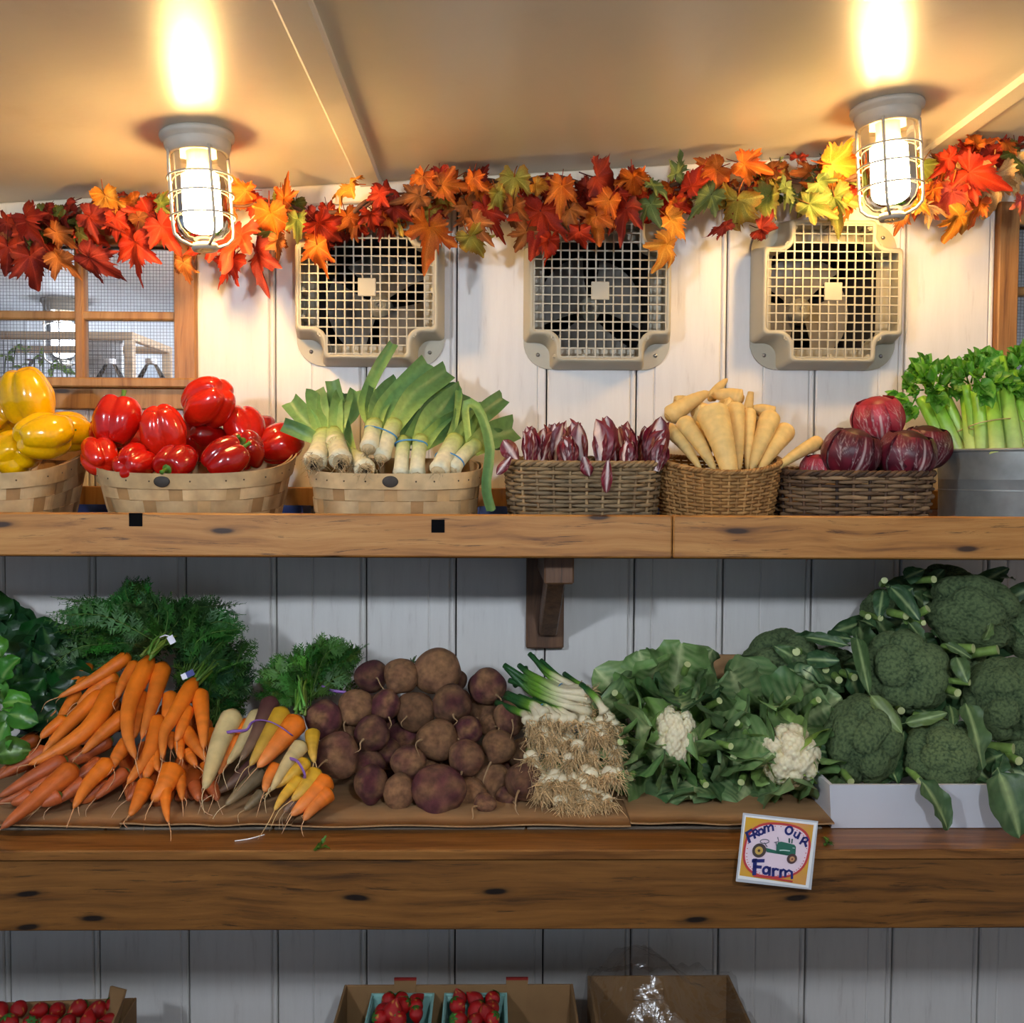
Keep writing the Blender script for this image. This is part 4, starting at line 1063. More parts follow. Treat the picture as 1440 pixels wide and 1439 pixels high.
# ------------------------------------------------------------------ parsnips
M_PARS=vmat('parsnip_skin',.55,.35,60,.16,160,.15,sss=.1,rand=.08)
PC,PC2=lin((236,200,126)),lin((196,156,92))
def root_veg(name,label,cat,group,pth,r0,col,tip,mat,tail=0,crown=None,taper=1.0,n=20,seg=14,ridge=.012,blunt=False,seed=0,parts=None,extra=None,dark=.75,sway=0):
    """carrot-like root: pth crown -> tip"""
    t=thing(name,label,cat,tuple(pth[0]),group)
    q=bez(pth,n); rad=[]; cs=[]
    for i in range(n):
        v=i/(n-1)
        r=r0*((1-v)**taper*.86+.14) if not blunt else r0*(1-.55*v)
        if v<.10: r*=math.sqrt(max(.02,1-((.10-v)/.10)**2))*.55+.45
        if v>.93 and not blunt: r*=max(.1,(1-v)/.07*.8+.2)
        r*=1+ridge*math.sin(i*2.9+seed)+ridge*1.5*mnoise.noise(V(i*.8,seed,0)); rad.append(max(r,.0006))
        c=mixc(col,tip,v**1.5); c=mixc(c,tuple(x*dark for x in c),.5+.8*mnoise.noise(V(i*.9,seed*1.7,3))); cs.append(c)
    MB().tube(q,rad,seg,col=cs).build('root_body',mat,t)
    if crown is not None:
        d=(q[0]-q[1]).normalized(); m=MB()
        m.lathe([(r0*.5,-.002),(r0*.42,.002),(r0*.2,.004),(.0003,.004)],10,Matrix.Translation(q[0])@frame(d).to_4x4(),col=crown)
        m.build('crown',mat,t)
    if tail:
        m=MB(); d=(q[-1]-q[-2]).normalized()
        for k in range(1 if tail<2 else 2):
            L=rnd.uniform(.026,.06)*(1 if k==0 else .6); p=q[-1] if k==0 else q[-3]
            a=p+d*L*.4+rv(.006); b=a+(d*.4+V(0,0,-.5)+rv(.5))*L*.5
            m.tube(bez([p-d*.003,a,b],7),[.0011,.0009,.0008,.0007,.0006,.0005,.0003],5,col=mixc(tip,lin((220,190,150)),.6))
        m.build('root_tail',mat,t)
    return t
PSN=(((110,425),(400,790),60,-.26,'parsnip at the radicchio side of the fan of roots'),((235,365),(520,800),76,-.27,'parsnip second from the radicchio side of the fan'),((480,275),(645,830),132,-.285,'very thick ridged parsnip with a blunt sliced tip'),((680,235),(715,810),76,-.26,'straight parsnip standing beside the very thick one'),((800,280),(785,810),58,-.25,'slim parsnip in the middle of the fan'),((985,325),(815,800),86,-.26,'ridged parsnip right of the slim middle one, leaning gently'),((1120,440),(880,805),84,-.255,'smooth parsnip leaning further towards the round radicchio'),((1395,545),(985,805),62,-.26,'parsnip lying almost flat, its crown over the dark basket'))
for i,(a,b,r,Y,lab) in enumerate(PSN):
    A=P(920+a[0]/6,530+a[1]/6,Y+.035); B=P(920+b[0]/6,530+b[1]/6,Y-.03)
    root_veg('parsnip',lab,'parsnip','parsnips in the fine wicker basket',[A,A.lerp(B,.5)+V(0,-.004,.004),B],r/6*mpp(Y)*1.12,PC,mixc(PC,PC2,.25),M_PARS,0,lin((200,160,90)),.62,26,18,.016,i==2,i,dark=.86)
for i,(a,b,r,Y,lab) in enumerate((((115,345),(470,125),70,-.19,'parsnip lying crosswise on top, its tip by the batten groove'),((740,190),(480,150),66,-.16,'stout parsnip lying on its side at the top of the heap'),((470,190),(620,15),40,-.13,'parsnip tip poking up highest at the back'),((770,430),(815,130),44,-.19,'narrow parsnip tip sticking up behind the straight one'),((1010,320),(800,270),56,-.19,'parsnip lying level behind the leaning ones'),((180,215),(330,210),44,-.16,'parsnip crown at the back on the radicchio side'),((600,330),(640,500),80,-.19,'parsnip buried at the centre of the heap'),((950,420),(800,600),80,-.18,'parsnip buried behind the leaning ones'),((300,420),(480,640),80,-.18,'parsnip buried behind the second one of the fan'),((330,290),(600,360),74,-.17,'parsnip lying level under the crosswise one'),((560,230),(720,430),80,-.17,'parsnip hidden behind the very thick one'),((900,330),(680,420),74,-.16,'parsnip hidden behind the slim middle one'))):
    A=P(920+a[0]/6,530+a[1]/6,Y); B=P(920+b[0]/6,530+b[1]/6,Y+.01)
    root_veg('parsnip',lab,'parsnip','parsnips in the fine wicker basket',[A,A.lerp(B,.5)+V(0,0,.003),B],r/6*mpp(Y)*1.3,PC,mixc(PC,PC2,.5),M_PARS,0,lin((200,160,90)),.55,18,14,.016,i==3,i+20,dark=.86)

# ------------------------------------------------------------------ round radicchio
def ball_radicchio(c,r,label,seed,pale):
    t=thing('round_radicchio',label,'radicchio',tuple(c),'round radicchio in the dark basket'); R=random.Random(seed)
    cl=lin((196,62,76)) if pale else lin((120,30,46)); dk=lin((150,32,50)) if pale else lin((66,18,30))
    ax=V(R.uniform(-.3,.3),.2,-1).normalized()      # stalk end
    Fm=frame(ax)
    def shell(k,lo,hi,rr,rot,wob):
        m=MB()
        def f(u,v):
            th=rot+lo+(hi-lo)*u; fi=.05+2.35*v; edge=abs(u-.5)*2
            ra=rr*(1+.035*mnoise.noise(V(u*4+k,v*4,seed))+.05*edge**4*wob+.04*wob*max(0,v-.85)*6)
            p=V(math.sin(fi)*math.cos(th),math.sin(fi)*math.sin(th),math.cos(fi)*.93)*ra
            br=max(0,1-abs(u-.5)/(.05*(1-v)+.010))
            for q in (-3,-2,-1,1,2,3):
                uq=.5+q*.155*v**.75+.03*mnoise.noise(V(v*5,q*3.1,k+seed)); br=max(br,(1-min(1,abs(u-uq)/(.020*(1.15-v)+.004)))*(1.1-v))
                for e in (.25,.5,.7):                        # side veins
                    if v>e: br=max(br,.8*(1-min(1,abs(abs(u-uq)-(v-e)*.35)/.009))*(1-min(1,(v-e)/.28)))
            wv=min(1,max(br,max(0,.30-v)*2.4*(1-edge*.3)))
            return (c+Fm@p,mixc(mixc(cl,dk,.5+.8*mnoise.noise(V(u*5,v*5,k+seed))),RW,wv*(.95 if pale else .8)))
        m.grid(56,50,f); m.build('wrapper_leaf',M_RADI,t)
    m=MB(); m.grid(24,14,lambda u,v:(c+Fm@(V(math.sin(PI*v)*math.cos(2*PI*u),math.sin(PI*v)*math.sin(2*PI*u),math.cos(PI*v)*.93)*r*.95),dk),wrapu=True); m.build('heart',M_RADI,t)
    for k in range(6): shell(k,-1.15,1.15,r*(.975+.011*k),k*2.4+seed,1)
for px,py,rr,Y,pale,lab in ((1234,589,36,-.20,True,'bright pink-red round radicchio topping the three dark heads'),(1196,637,40,-.28,False,'dark round radicchio on the parsnip side, with pale streaks'),(1274,640,40,-.285,False,'dark glossy round radicchio at the front, under the pink one'),(1301,628,34,-.21,False,'dark round radicchio against the celery bucket'),(1150,660,24,-.25,True,'small streaky radicchio tucked in the shade by the parsnips'),(1235,645,34,-.20,False,'dark round radicchio hidden behind the front ones')):
    ball_radicchio(P(px,py,Y),rr*mpp(Y),lab,px%97,pale)

# ------------------------------------------------------------------ celery
M_CEL=vmat('celery_stalk',.35,.45,80,.12,30,.15,sss=.1,rand=.06); M_CELL=vmat('celery_leaf',.45,.4,60,.3,100,.2,trans=.3)
CG,CD=lin((156,206,62)),lin((104,176,40))
def celery(label,stalks,lf,seed):
    b0=stalks[0][0]; t=thing('celery',label,'celery',tuple(b0),'celery bunches in the bucket')
    for i,(a,b,r) in enumerate(stalks):
        n=10; q=bez([a,a.lerp(b,.5)+V(0,-.003,0),b],n); m=MB(); vs=[]; cs=[]; seg=16
        tg=(b-a).normalized(); cm=(CAM-a); cm=(cm-tg*cm.dot(tg)).normalized(); sd=tg.cross(cm)
        for j in range(n):
            v=j/(n-1); rr=r*(1.1-.35*v)
            for k in range(seg):
                an=2*PI*k/seg; x,y=math.cos(an),math.sin(an)
                ribb=1+.05*math.cos(an*9); yy=y*.75 if y>0 else y*.15
                vs.append(q[j]+sd*(x*rr*ribb)+cm*(yy*rr*ribb)); cs.append(mixc(mixc(lin((206,224,140)),CG,v*1.6),CD,max(0,v-.6)+.12*math.cos(an*9)))
        m.add(vs,[(j*seg+k,j*seg+(k+1)%seg,(j+1)*seg+(k+1)%seg,(j+1)*seg+k) for j in range(n-1) for k in range(seg)]+[tuple((n-1)*seg+k for k in range(seg))],cs)
        m.build('stalk',M_CEL,t)
    for (p,d,sc) in lf:
        m=MB(); d=Vector(d).normalized()
        side=d.cross(V(0,-1,.2)).normalized()
        m.tube([p-d*sc*.9,p],[.0018,.0012],5,col=CD)
        for k,(ang,l) in enumerate(((0,1),(.75,.8),(-.75,.8),(1.5,.6),(-1.5,.6))):
            dd=d*math.cos(ang)+side*math.sin(ang)+V(0,-.25,0)+rv(.15); col=mixc(lin((124,192,48)),lin((74,146,40)),rnd.random())
            for w in (0,.55,-.55):
                d3=(dd.normalized()+side.cross(dd)*0+ (d.cross(V(0,-1,0)).normalized())*w*.8)
                leaf(m,p,d3,V(rnd.uniform(-.4,.4),-1,.5),sc*l*(1 if w==0 else .72),sc*.42*l,.7*rnd.random()+.1,.35,.10,col,lin((150,196,90)),(.5,.7),.04,7,5,.3,rnd.random()*40)
        m.build('celery_leaf',M_CELL,t)
def C(x,y,Y): return P(1060+x/3.79,470+y/3.79,Y)
rs=mpp(-.28)/3.79
def lvs(pts,sz=.03): return [(C(x,y,Y),(dx,-.5,dz),sz*rnd.uniform(.75,1.2)) for x,y,Y,dx,dz in pts]
celery('celery bunch leaning out of the bucket over the round radicchio',[(C(1045,640,-.200),C(885,340,-.160),40*rs),(C(1090,640,-.210),C(965,350,-.180),40*rs),(C(1140,640,-.200),C(1000,290,-.180),38*rs),(C(1100,620,-.160),C(930,330,-.120),36*rs)],
  lvs([(860,300,-.170,-1,-.1),(830,260,-.160,-1,.4),(800,340,-.180,-1,-.5),(900,230,-.150,-.5,1),(960,200,-.150,0,1),(930,280,-.190,-.200,.2),(870,200,-.140,-.7,.9),(1000,260,-.190,.3,.6),(1040,230,-.180,.6,.8),(980,330,-.200,-.2,-.6),(840,390,-.180,-.6,-1),(900,170,-.130,-.4,1),(1010,180,-.140,.2,1),(760,350,-.160,-1,0),(1060,290,-.200,.8,-.2),(920,240,-.210,-.2,.5),(960,300,-.210,0,.2)],.033),1)
celery('celery bunch upright in the middle of the bucket, tied with a tan band',[(C(1190,640,-.235),C(1130,270,-.245),30*rs),(C(1230,640,-.255),C(1190,300,-.255),44*rs),(C(1300,640,-.300),C(1255,290,-.255),38*rs),(C(1170,640,-.245),C(1120,280,-.195),40*rs),(C(1270,640,-.255),C(1220,260,-.205),40*rs)],
  lvs([(1130,210,-.235,-.5,.8),(1180,170,-.225,0,1),(1230,190,-.235,.4,.9),(1210,270,-.285,.2,-.5),(1260,240,-.265,.7,.3),(1150,150,-.205,-.255,1),(1220,130,-.195,.2,1),(1100,230,-.245,-.9,.4),(1230,320,-.295,.2,-1),(1270,170,-.235,.7,.7),(1090,180,-.195,-.8,.8),(1190,220,-.285,-.255,.2)],.033),2)
celery('celery bunch with one tall bare stalk, beside the window post',[(C(1395,640,-.300),C(1310,125,-.235),40*rs),(C(1350,640,-.285),C(1290,260,-.245),36*rs),(C(1440,640,-.295),C(1345,300,-.245),38*rs),(C(1420,630,-.245),C(1370,200,-.185),40*rs)],
  lvs([(1300,210,-.255,-.6,.5),(1280,150,-.225,-.4,1),(1340,260,-.265,.4,.2),(1370,150,-.205,.3,1),(1290,260,-.265,-.7,-.255),(1240,150,-.195,-.5,.9)],.03),3)
celery('celery bunch at the far side of the bucket, past the tall bare stalk',[(C(1490,640,-.295),C(1375,200,-.235),40*rs),(C(1540,640,-.285),C(1430,230,-.235),40*rs),(C(1590,640,-.285),C(1520,230,-.235),40*rs)],
  lvs([(1380,170,-.235,-.4,.9),(1410,130,-.225,0,1),(1430,230,-.265,.4,.3),(1390,260,-.265,-.4,-.255),(1440,160,-.235,.3,.8),(1420,300,-.275,.3,-.6),(1500,150,-.225,.2,1)],.033),4)
c=C(1075,520,-.190); loop_band('rubber_band',c,V(-.4,.1,1),82*rs,54*rs,M_BANDT,'tan rubber band round the leaning celery bunch','tan bands on the celery')
c=C(1265,478,-.272); loop_band('rubber_band',c,V(-.15,.3,1),122*rs,70*rs,M_BANDT,'tan rubber band round the upright celery bunch','tan bands on the celery')
c=C(1450,470,-.265); loop_band('rubber_band',c,V(-.2,.2,1),90*rs,60*rs,M_BANDT,'tan rubber band round the celery past the tall bare stalk','tan bands on the celery')

# ================================================================== lower shelf
def YL(py): return -.445+(1150-py)/220*.27       # the heaps lean back towards the wall
def pr(px,py): 
    return P(px,py,YL(py))
# ------------------------------------------------------------------ beets
M_BEET=vmat('earthy_beet_skin',.58,.35,3.2,.5,40,.5,.02,rand=.24)
BB,BP,BT=lin((170,126,82)),lin((100,50,54)),lin((60,30,34))
def beet_mesh(seed):
    r=random.Random(seed); m=MB(); fl=r.uniform(.86,1.0); mixp=r.uniform(.1,.9)
    def f(u,v):
        th=2*PI*u; fi=PI*v; z=-math.cos(fi); rr=math.sin(fi)
        rr*=1+.05*math.sin(th*3+seed)*(1-abs(z)); k=1+.05*mnoise.noise(V(rr*math.cos(th)*1.6+seed,rr*math.sin(th)*1.6,z*1.6))
        zz=z*fl
        if z<-.82: zz-= (abs(z)-.82)**1.4*2.2            # pulled out towards the tap root
        if z>.85: zz+= (z-.85)*.5
        n=.5+1.3*mnoise.noise(V(rr*math.cos(th)*1.6+seed*2,rr*math.sin(th)*1.6,z*1.6)); c=mixc(BB,BP,n*.9*mixp+.45*mixp+.15)
        ringb=max(0,z-.8)*4; c=mixc(c,lin((56,40,30)),ringb*.8)
        c=mixc(c,BT,max(0,mnoise.noise(V(th*2,z*9,seed)))*.5)
        return (V(rr*math.cos(th)*k,rr*math.sin(th)*k,zz*k),c)
    m.grid(36,26,f,wrapu=True)
    return m.mesh('beet_body',M_BEET)
BM=[beet_mesh(i*3+1) for i in range(8)]
BEETS=[(522,951,22,20,'back row, at the carrot-greens end'),(565,951,24,23,'back row, with a tuft of stubble on top'),(615,944,32,30,'very large and pale brown, topping the heap'),(642,957,14,14,'small, peeping from behind the very large one'),(686,965,25,23,'tan, with a scarred crown, at the scallion end of the back row'),(635,990,26,25,'dark red-brown, under the very large one'),(456,1011,24,24,'overhanging the yellow carrot'),(501,995,24,23,'with a curly pale tap root facing out'),(542,992,19,23,'narrow, between the curly-rooted and the fibrous one'),(584,1001,26,26,'dark purple, with fibrous rootlets'),(679,996,22,23,'tan and round, resting on the dark red-brown one'),(717,1010,21,23,'rough-skinned, touching the scallion greens'),(523,1032,23,24,'brown, below the curly-rooted one'),(474,1062,29,31,'big purple, leaning on the rainbow carrots'),(569,1035,21,19,'in shadow, deep in the heap below the fibrous one'),(615,1041,27,27,'plum brown, in the middle of the heap'),(659,1026,20,16,'flattish, wedged under the tan round one'),(689,1020,15,14,'small, in the gap beside the flattish one'),(702,1050,22,23,'smooth dark brown, beside the scallion roots'),(656,1067,23,26,'deep red, right of the plum-brown one, with a side root'),(515,1074,24,20,'pale, with a crack, sitting on a squat one'),(574,1072,23,23,'tan-topped, above the hanging-rooted one'),(522,1102,22,24,'squat and grey, under the cracked pale one'),(561,1114,21,23,'round, with its tap root hanging over the shelf edge'),(616,1111,35,36,'largest of the front row, tan, with a crooked root'),(662,1116,20,24,'tall and shaded, beside the largest front one'),(692,1097,23,25,'grey-brown, front row, below the smooth dark one'),(737,1099,24,25,'purple-brown, end of the front row by the scallion roots'),(715,1123,20,15,'low, half hidden under the purple-brown one'),(682,1129,15,12,'small, squeezed flat at the shelf edge'),(545,1060,20,20,'in deep shadow between the pale and the tan-topped one'),(600,1072,16,16,'in deep shadow behind the largest front one'),(640,1045,18,18,'in deep shadow beside the plum-brown one'),(487,1030,18,18,'in shadow behind the big purple one'),(735,1060,20,20,'in shadow under the scallion bulbs')]
BEETS+=[(rnd.uniform(480,730),rnd.uniform(965,1110),21,21,'in the dark of the heap, behind the front beets, in shadow') for _ in range(16)]
BPL=[]
for i,(px,py,rx,ry,lab) in enumerate(BEETS):
    Y=YL(py)+.01*(rnd.random()-.5)+(.05 if 'shadow' in lab else 0)+(.03 if 'peeping' in lab else 0)
    Y,ok=settle(px,py,(rx+ry)/2*1.06,Y,BPL,-.045)
    if not ok and 'shadow' in lab: continue
    c=P(px,py,Y); BPL.append((c,(rx+ry)/2*1.06*mpp(Y)))
    s=rx*mpp(Y)*1.10; sz=ry*mpp(Y)*1.10
    t=thing('beet','beet, '+lab,'beet',tuple(c),'heap of beets')
    ax=V(rnd.uniform(-.6,.6),rnd.uniform(.5,1.2),rnd.uniform(-.3,.9))
    if 'hanging' in lab or 'crack' in lab: ax=V(.05,.35,1)
    Mx=Matrix.Translation(c)@Matrix.Diagonal((1,1,sz/s,1))@frame(ax).to_4x4()@Matrix.Rotation(rnd.uniform(0,6),4,'Z')@Matrix.Scale(s,4)
    put('beet_body',BM[i%8],Mx,t)
    b=Mx@V(0,0,-1.1); d=(b-c).normalized(); L=rnd.uniform(.015,.035)
    if 'hanging' in lab: L=.055
    m=MB(); q=bez([b-d*.006,b+d*L*.4+rv(.004),b+d*L*.8+V(0,0,-.4*L)+rv(.006),b+d*L*.9+V(rnd.uniform(-.5,.5)*L,0,-.9*L)],9)
    m.tube(q,[s*.10,s*.08,.0018,.0015,.0012,.001,.0008,.0006,.0004],6,col=mixc(BB,lin((196,164,124)),.5)); m.build('tap_root',M_BEET,t)
    if i in (1,4,9,11,0):
        m=MB(); b=Mx@V(0,0,1.0); d=(b-c).normalized()
        for k in range(7): e=b+d*.010+rv(.008); m.tube([b+rv(.003),e],[.0016,.0008],5,col=lin((110,84,56)) if i!=1 else lin((70,96,50)))
        m.build('stalk_stubble',M_BEET,t)

# ------------------------------------------------------------------ carrots
M_CAR=vmat('carrot_skin',.45,.4,40,.2,130,.2,sss=.08,rand=.1)
OR,ORT=lin((250,126,22)),lin((232,134,56)); OD,ODT=lin((196,92,40)),lin((180,98,56))  # OD, ODT: dust plus the shade of the lower layers, put into the colour
GC='orange carrots'
def carrot(pts,r,lab,layer=0,col=OR,tip=ORT,tail=1,ox=0,oy=790,sc=3.597,group=GC,name='carrot',taper=.62,y0=None):
    w_=[]
    for x,y in pts:
        px,py=ox+x/sc,oy+y/sc; Y=(YL(py) if y0 is None else y0)-.012-layer
        q=P(px,py,Y); q.z=max(q.z,ZP+.006) if Y>YP-.01 else q.z; w_.append(q)
    return root_veg(name,lab,'carrot',group,w_,r/sc*mpp(-.35)*1.28,col,tip,M_CAR,tail,lin((90,110,50)),taper,16,12,.010,False,rnd.random()*90)
CA=[([(655,475),(480,590),(290,690)],34,.05,'long orange carrot slanting out from the tied crowns, above its neighbours'),
([(455,525),(340,680),(245,800)],34,.0,'orange carrot with an arched shoulder against the dark leafy greens'),
([(440,590),(340,740),(270,850)],32,.02,'orange carrot lying just under the arched one'),
([(690,510),(620,620),(590,695)],30,.055,'short crooked orange carrot under the tied crowns'),
([(760,490),(665,690),(645,860),(685,1000)],42,.06,'broad orange carrot hanging straight down from the tied crowns, sharply bent'),
([(825,520),(775,700),(715,900)],42,.045,'broad orange carrot hanging below the paper tag'),
([(590,575),(470,660),(390,730)],36,.03,'orange carrot crossing behind the long slanting one'),
([(520,660),(340,830),(215,970)],38,.025,'orange carrot running down towards the open end of the shelf'),
([(585,625),(470,820),(300,950),(140,1030)],46,.035,'longest orange carrot, sweeping in a curve across the heap'),
([(640,775),(520,870),(410,975)],38,.03,'orange carrot under the sweeping one, its tip curled'),
([(715,665),(695,800),(672,900)],38,.03,'orange carrot behind the sharply bent one'),
([(800,790),(765,950),(640,1130)],44,.03,'orange carrot pointing down to a fine tip in the middle of the heap'),
([(985,600),(880,780),(830,870),(822,1000)],36,.06,'orange carrot with a bent waist under the blue tag'),
([(865,665),(845,780),(812,840)],34,.03,'orange carrot beside the bent-waisted one'),
([(950,735),(915,850),(890,910)],32,.045,'short orange carrot inside the blue-tagged bunch'),
([(1008,655),(1025,800),(1030,950)],38,.045,'straight orange carrot on the rainbow side of the blue-tagged bunch'),
([(930,850),(990,930),(1048,1010)],34,.03,'orange carrot slanting towards the rainbow carrots'),
([(1060,850),(1085,950),(1092,1010)],30,.01,'orange carrot in the shade next to the cream carrot'),
([(330,790),(240,860),(205,895)],28,.03,'forked orange carrot tip at the leafy greens'),
([(650,910),(590,990),(570,1045)],36,.02,'orange carrot with a whiskery tip below the curled one'),
([(560,1010),(450,1120),(370,1250)],38,.02,'orange carrot reaching down to the cardboard edge'),
([(790,920),(790,1010),(800,1060)],24,.025,'thin orange carrot tip between the two bunches'),
([(770,990),(750,1050),(738,1095)],36,.02,'stubby orange carrot end facing out'),
([(880,1040),(830,1140),(770,1215)],50,.02,'thick blunt orange carrot low in the heap'),
([(745,1110),(700,1210),(655,1295)],36,.015,'dusty orange carrot pointing at the shelf edge beside the thick blunt one'),
([(840,1130),(838,1230),(850,1320)],24,.02,'narrow orange carrot hanging over the cardboard edge'),
([(870,870),(865,915),(868,950)],22,.03,'little orange carrot tip with whiskers under the bent waist'),
([(905,900),(910,960),(918,1005)],24,.03,'little orange carrot tip beside the whiskered one'),
([(945,960),(970,1000),(995,1035)],28,.015,'orange carrot stub under the slanting one'),
([(905,1060),(915,1130),(922,1210)],28,.01,'orange carrot pointing straight down beside the thick blunt one'),
([(1040,1020),(1055,1090),(1062,1160)],28,.0,'dusty orange carrot under the cream carrot root')]
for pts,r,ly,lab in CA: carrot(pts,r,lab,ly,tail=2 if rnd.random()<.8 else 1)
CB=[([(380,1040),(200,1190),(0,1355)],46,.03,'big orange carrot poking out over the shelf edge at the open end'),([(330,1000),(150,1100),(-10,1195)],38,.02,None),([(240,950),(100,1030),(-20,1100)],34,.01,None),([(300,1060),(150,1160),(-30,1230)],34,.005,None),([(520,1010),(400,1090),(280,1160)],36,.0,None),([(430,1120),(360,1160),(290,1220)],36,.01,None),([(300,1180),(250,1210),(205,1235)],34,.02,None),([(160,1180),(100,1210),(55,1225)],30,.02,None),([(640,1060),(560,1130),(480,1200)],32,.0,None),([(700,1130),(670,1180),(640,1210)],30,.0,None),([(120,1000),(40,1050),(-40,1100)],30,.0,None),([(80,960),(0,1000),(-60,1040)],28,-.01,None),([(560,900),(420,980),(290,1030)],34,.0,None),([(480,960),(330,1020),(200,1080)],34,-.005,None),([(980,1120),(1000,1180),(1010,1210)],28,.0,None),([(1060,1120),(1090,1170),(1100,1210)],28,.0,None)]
for pts,r,ly,lab in CB: carrot(pts,r,lab or 'dusty orange carrot, coloured darker for shade, in the bottom layer under the brighter ones',ly,OD if lab is None else mixc(OR,OD,.5),ODT,1)
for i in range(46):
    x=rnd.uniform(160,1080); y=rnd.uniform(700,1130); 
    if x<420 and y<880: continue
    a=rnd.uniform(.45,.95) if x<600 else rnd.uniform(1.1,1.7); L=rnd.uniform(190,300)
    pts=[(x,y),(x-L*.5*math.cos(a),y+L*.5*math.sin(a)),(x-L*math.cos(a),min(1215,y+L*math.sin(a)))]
    carrot(pts,rnd.uniform(30,38),'dusty orange carrot, coloured darker for shade, in the bottom layer under the brighter ones',-.035,mixc(OR,OD,.7),ODT,0)
# rainbow carrots
CR,YE,PU,GP=lin((226,200,140)),lin((230,176,40)),lin((92,52,52)),lin((112,96,70))
RB=[([(550,560),(470,720),(410,900),(370,1020)],58,.05,CR,'thick cream carrot with a long root, outermost in the banded rainbow bunch'),([(625,610),(520,800),(455,930)],42,.03,OR,'orange carrot beside the thick cream one in the rainbow bunch'),([(695,555),(600,740),(505,870)],44,.045,CR,'slim cream carrot next to the purple one'),([(775,480),(690,680),(585,850)],50,.06,PU,'dark purple carrot in the rainbow bunch'),([(845,545),(740,720),(640,880)],52,.06,YE,'yellow carrot next to the purple one'),([(935,600),(800,760),(685,890)],60,.055,OR,'thick orange carrot at the beet side of the rainbow bunch'),
([(955,745),(860,870),(765,1030)],42,.06,CR,'cream carrot in the small lower bunch'),([(985,850),(880,940),(785,1010)],38,.05,YE,'yellow carrot under the cream one of the small lower bunch'),([(945,955),(850,1050),(785,1145)],32,.045,YE,'pointed yellow carrot low in the small lower bunch'),([(1015,670),(1012,770),(1025,860)],38,.05,YE,'yellow carrot hanging down below the beet'),([(1045,910),(960,1020),(890,1085)],44,.045,YE,'yellow carrot lying across the lower orange ones'),([(1105,955),(990,1080),(885,1175)],54,.035,OR,'thick orange carrot at the bottom beside the big purple beet'),([(1115,1030),(1030,1110),(960,1205)],46,.03,OR,'orange carrot lowest by the shelf edge, under the big purple beet'),([(810,880),(755,960),(728,1035)],42,.03,OR,'orange carrot behind the small lower bunch'),([(945,1060),(890,1110),(845,1155)],42,.025,PU,'short dark purple carrot at the shelf edge'),([(720,910),(600,1020),(495,1115)],44,.01,GP,'grey-brown carrot lying in shadow under the rainbow bunch'),([(720,1040),(660,1095),(605,1145)],32,.01,GP,'stubby grey-brown carrot on the cardboard'),([(680,860),(560,960),(450,1040)],40,.0,PU,'purple carrot in shadow beneath the yellow one')]
for pts,r,ly,c,lab in RB: carrot(pts,r,lab,ly,c,mixc(c,lin((214,180,130)),.35),2 if r>36 else 1,200,870,4.235,'rainbow carrots',taper=.66)
def RZ(x,y,ly): 
    px,py=200+x/4.235,870+y/4.235; return P(px,py,YL(py)-ly)
s2=mpp(-.33)/4.235
def ribbon(nm,pts,wd,th,mat,label,cat,group=None):
    q=bez(pts,24); m=MB(); m.tube(q,wd,8,squash=th/wd,upv=V(0,0,1)); return tag(m.build(nm,mat),label,cat,group)
ribbon('rubber_band',[RZ(455,690,.06),RZ(540,672,.086),RZ(620,665,.075),RZ(650,622,.08),RZ(700,605,.095),RZ(770,618,.105),RZ(830,650,.10),RZ(885,690,.085),RZ(900,700,.06)],.0012,.0026,M_BANDP,'mauve rubber band round the large rainbow carrot bunch','rubber band','purple bands on the carrots')
ribbon('rubber_band',[RZ(860,830,.075),RZ(915,845,.095),RZ(945,880,.095),RZ(968,930,.085),RZ(962,960,.06)],.0014,.0028,M_BANDP,'purple rubber band round the small lower carrot bunch','rubber band','purple bands on the carrots')
ribbon('rubber_band',[RZ(975,382,-.01),RZ(1060,402,-.005),RZ(1140,430,0),RZ(1215,440,.0)],.0014,.0028,M_BANDP,'purple rubber band stretched between the carrot tops and the beets','rubber band','purple bands on the carrots')
ribbon('loose_root',[PZ(140,1180,ZS+.001),PZ(330,1183,ZS+.0012),PZ(350,1180,ZS+.001),PZ(372,1174,ZS+.001)][1:],.0009,.0009,M_ROOT,'pale stray root lying on the bare shelf edge','root')

# ------------------------------------------------------------------ feathery carrot tops
M_FEATH=vmat('carrot_top_green',.5,.35,40,.35,60,.1,trans=.2)
def frond(m,base,tip,col,bend,seed,wd=.02,np_=13):
    n=10; mid=base.lerp(tip,.5)+bend; q=bez([base,mid,tip],n)
    m.tube(q,[.0014-.0010*i/(n-1) for i in range(n)],4,col=mixc(col,lin((120,150,60)),.5),caps=False)
    up=rv(1).normalized()
    for k in range(np_):
        v=.22+.78*k/(np_-1); f=v*(n-1); i=min(int(f),n-2); p=q[i].lerp(q[i+1],f-i); tg=(q[i+1]-q[i]).normalized()
        s=tg.cross(up).normalized(); L=wd*math.sin(PI*min(1,.15+.9*v))**.7+.004
        for sg in (-1,1):
            d=(s*sg+tg*.7+rv(.25)).normalized(); c=mixc(col,tuple(x*1.8 for x in col),rnd.random()*.6)
            for a in range(4):
                pp=p+d*(L*(a+.6)/4); e=L*.46*(1-.12*a); nn=d.cross(s.cross(tg)).normalized()
                for sg2 in (-1,1):
                    t_=pp+(d*.9+nn*sg2*.8+rv(.3))*e; w_=d*e*.34
                    m.add([pp-w_,t_,pp+w_],[(0,1,2)],c)
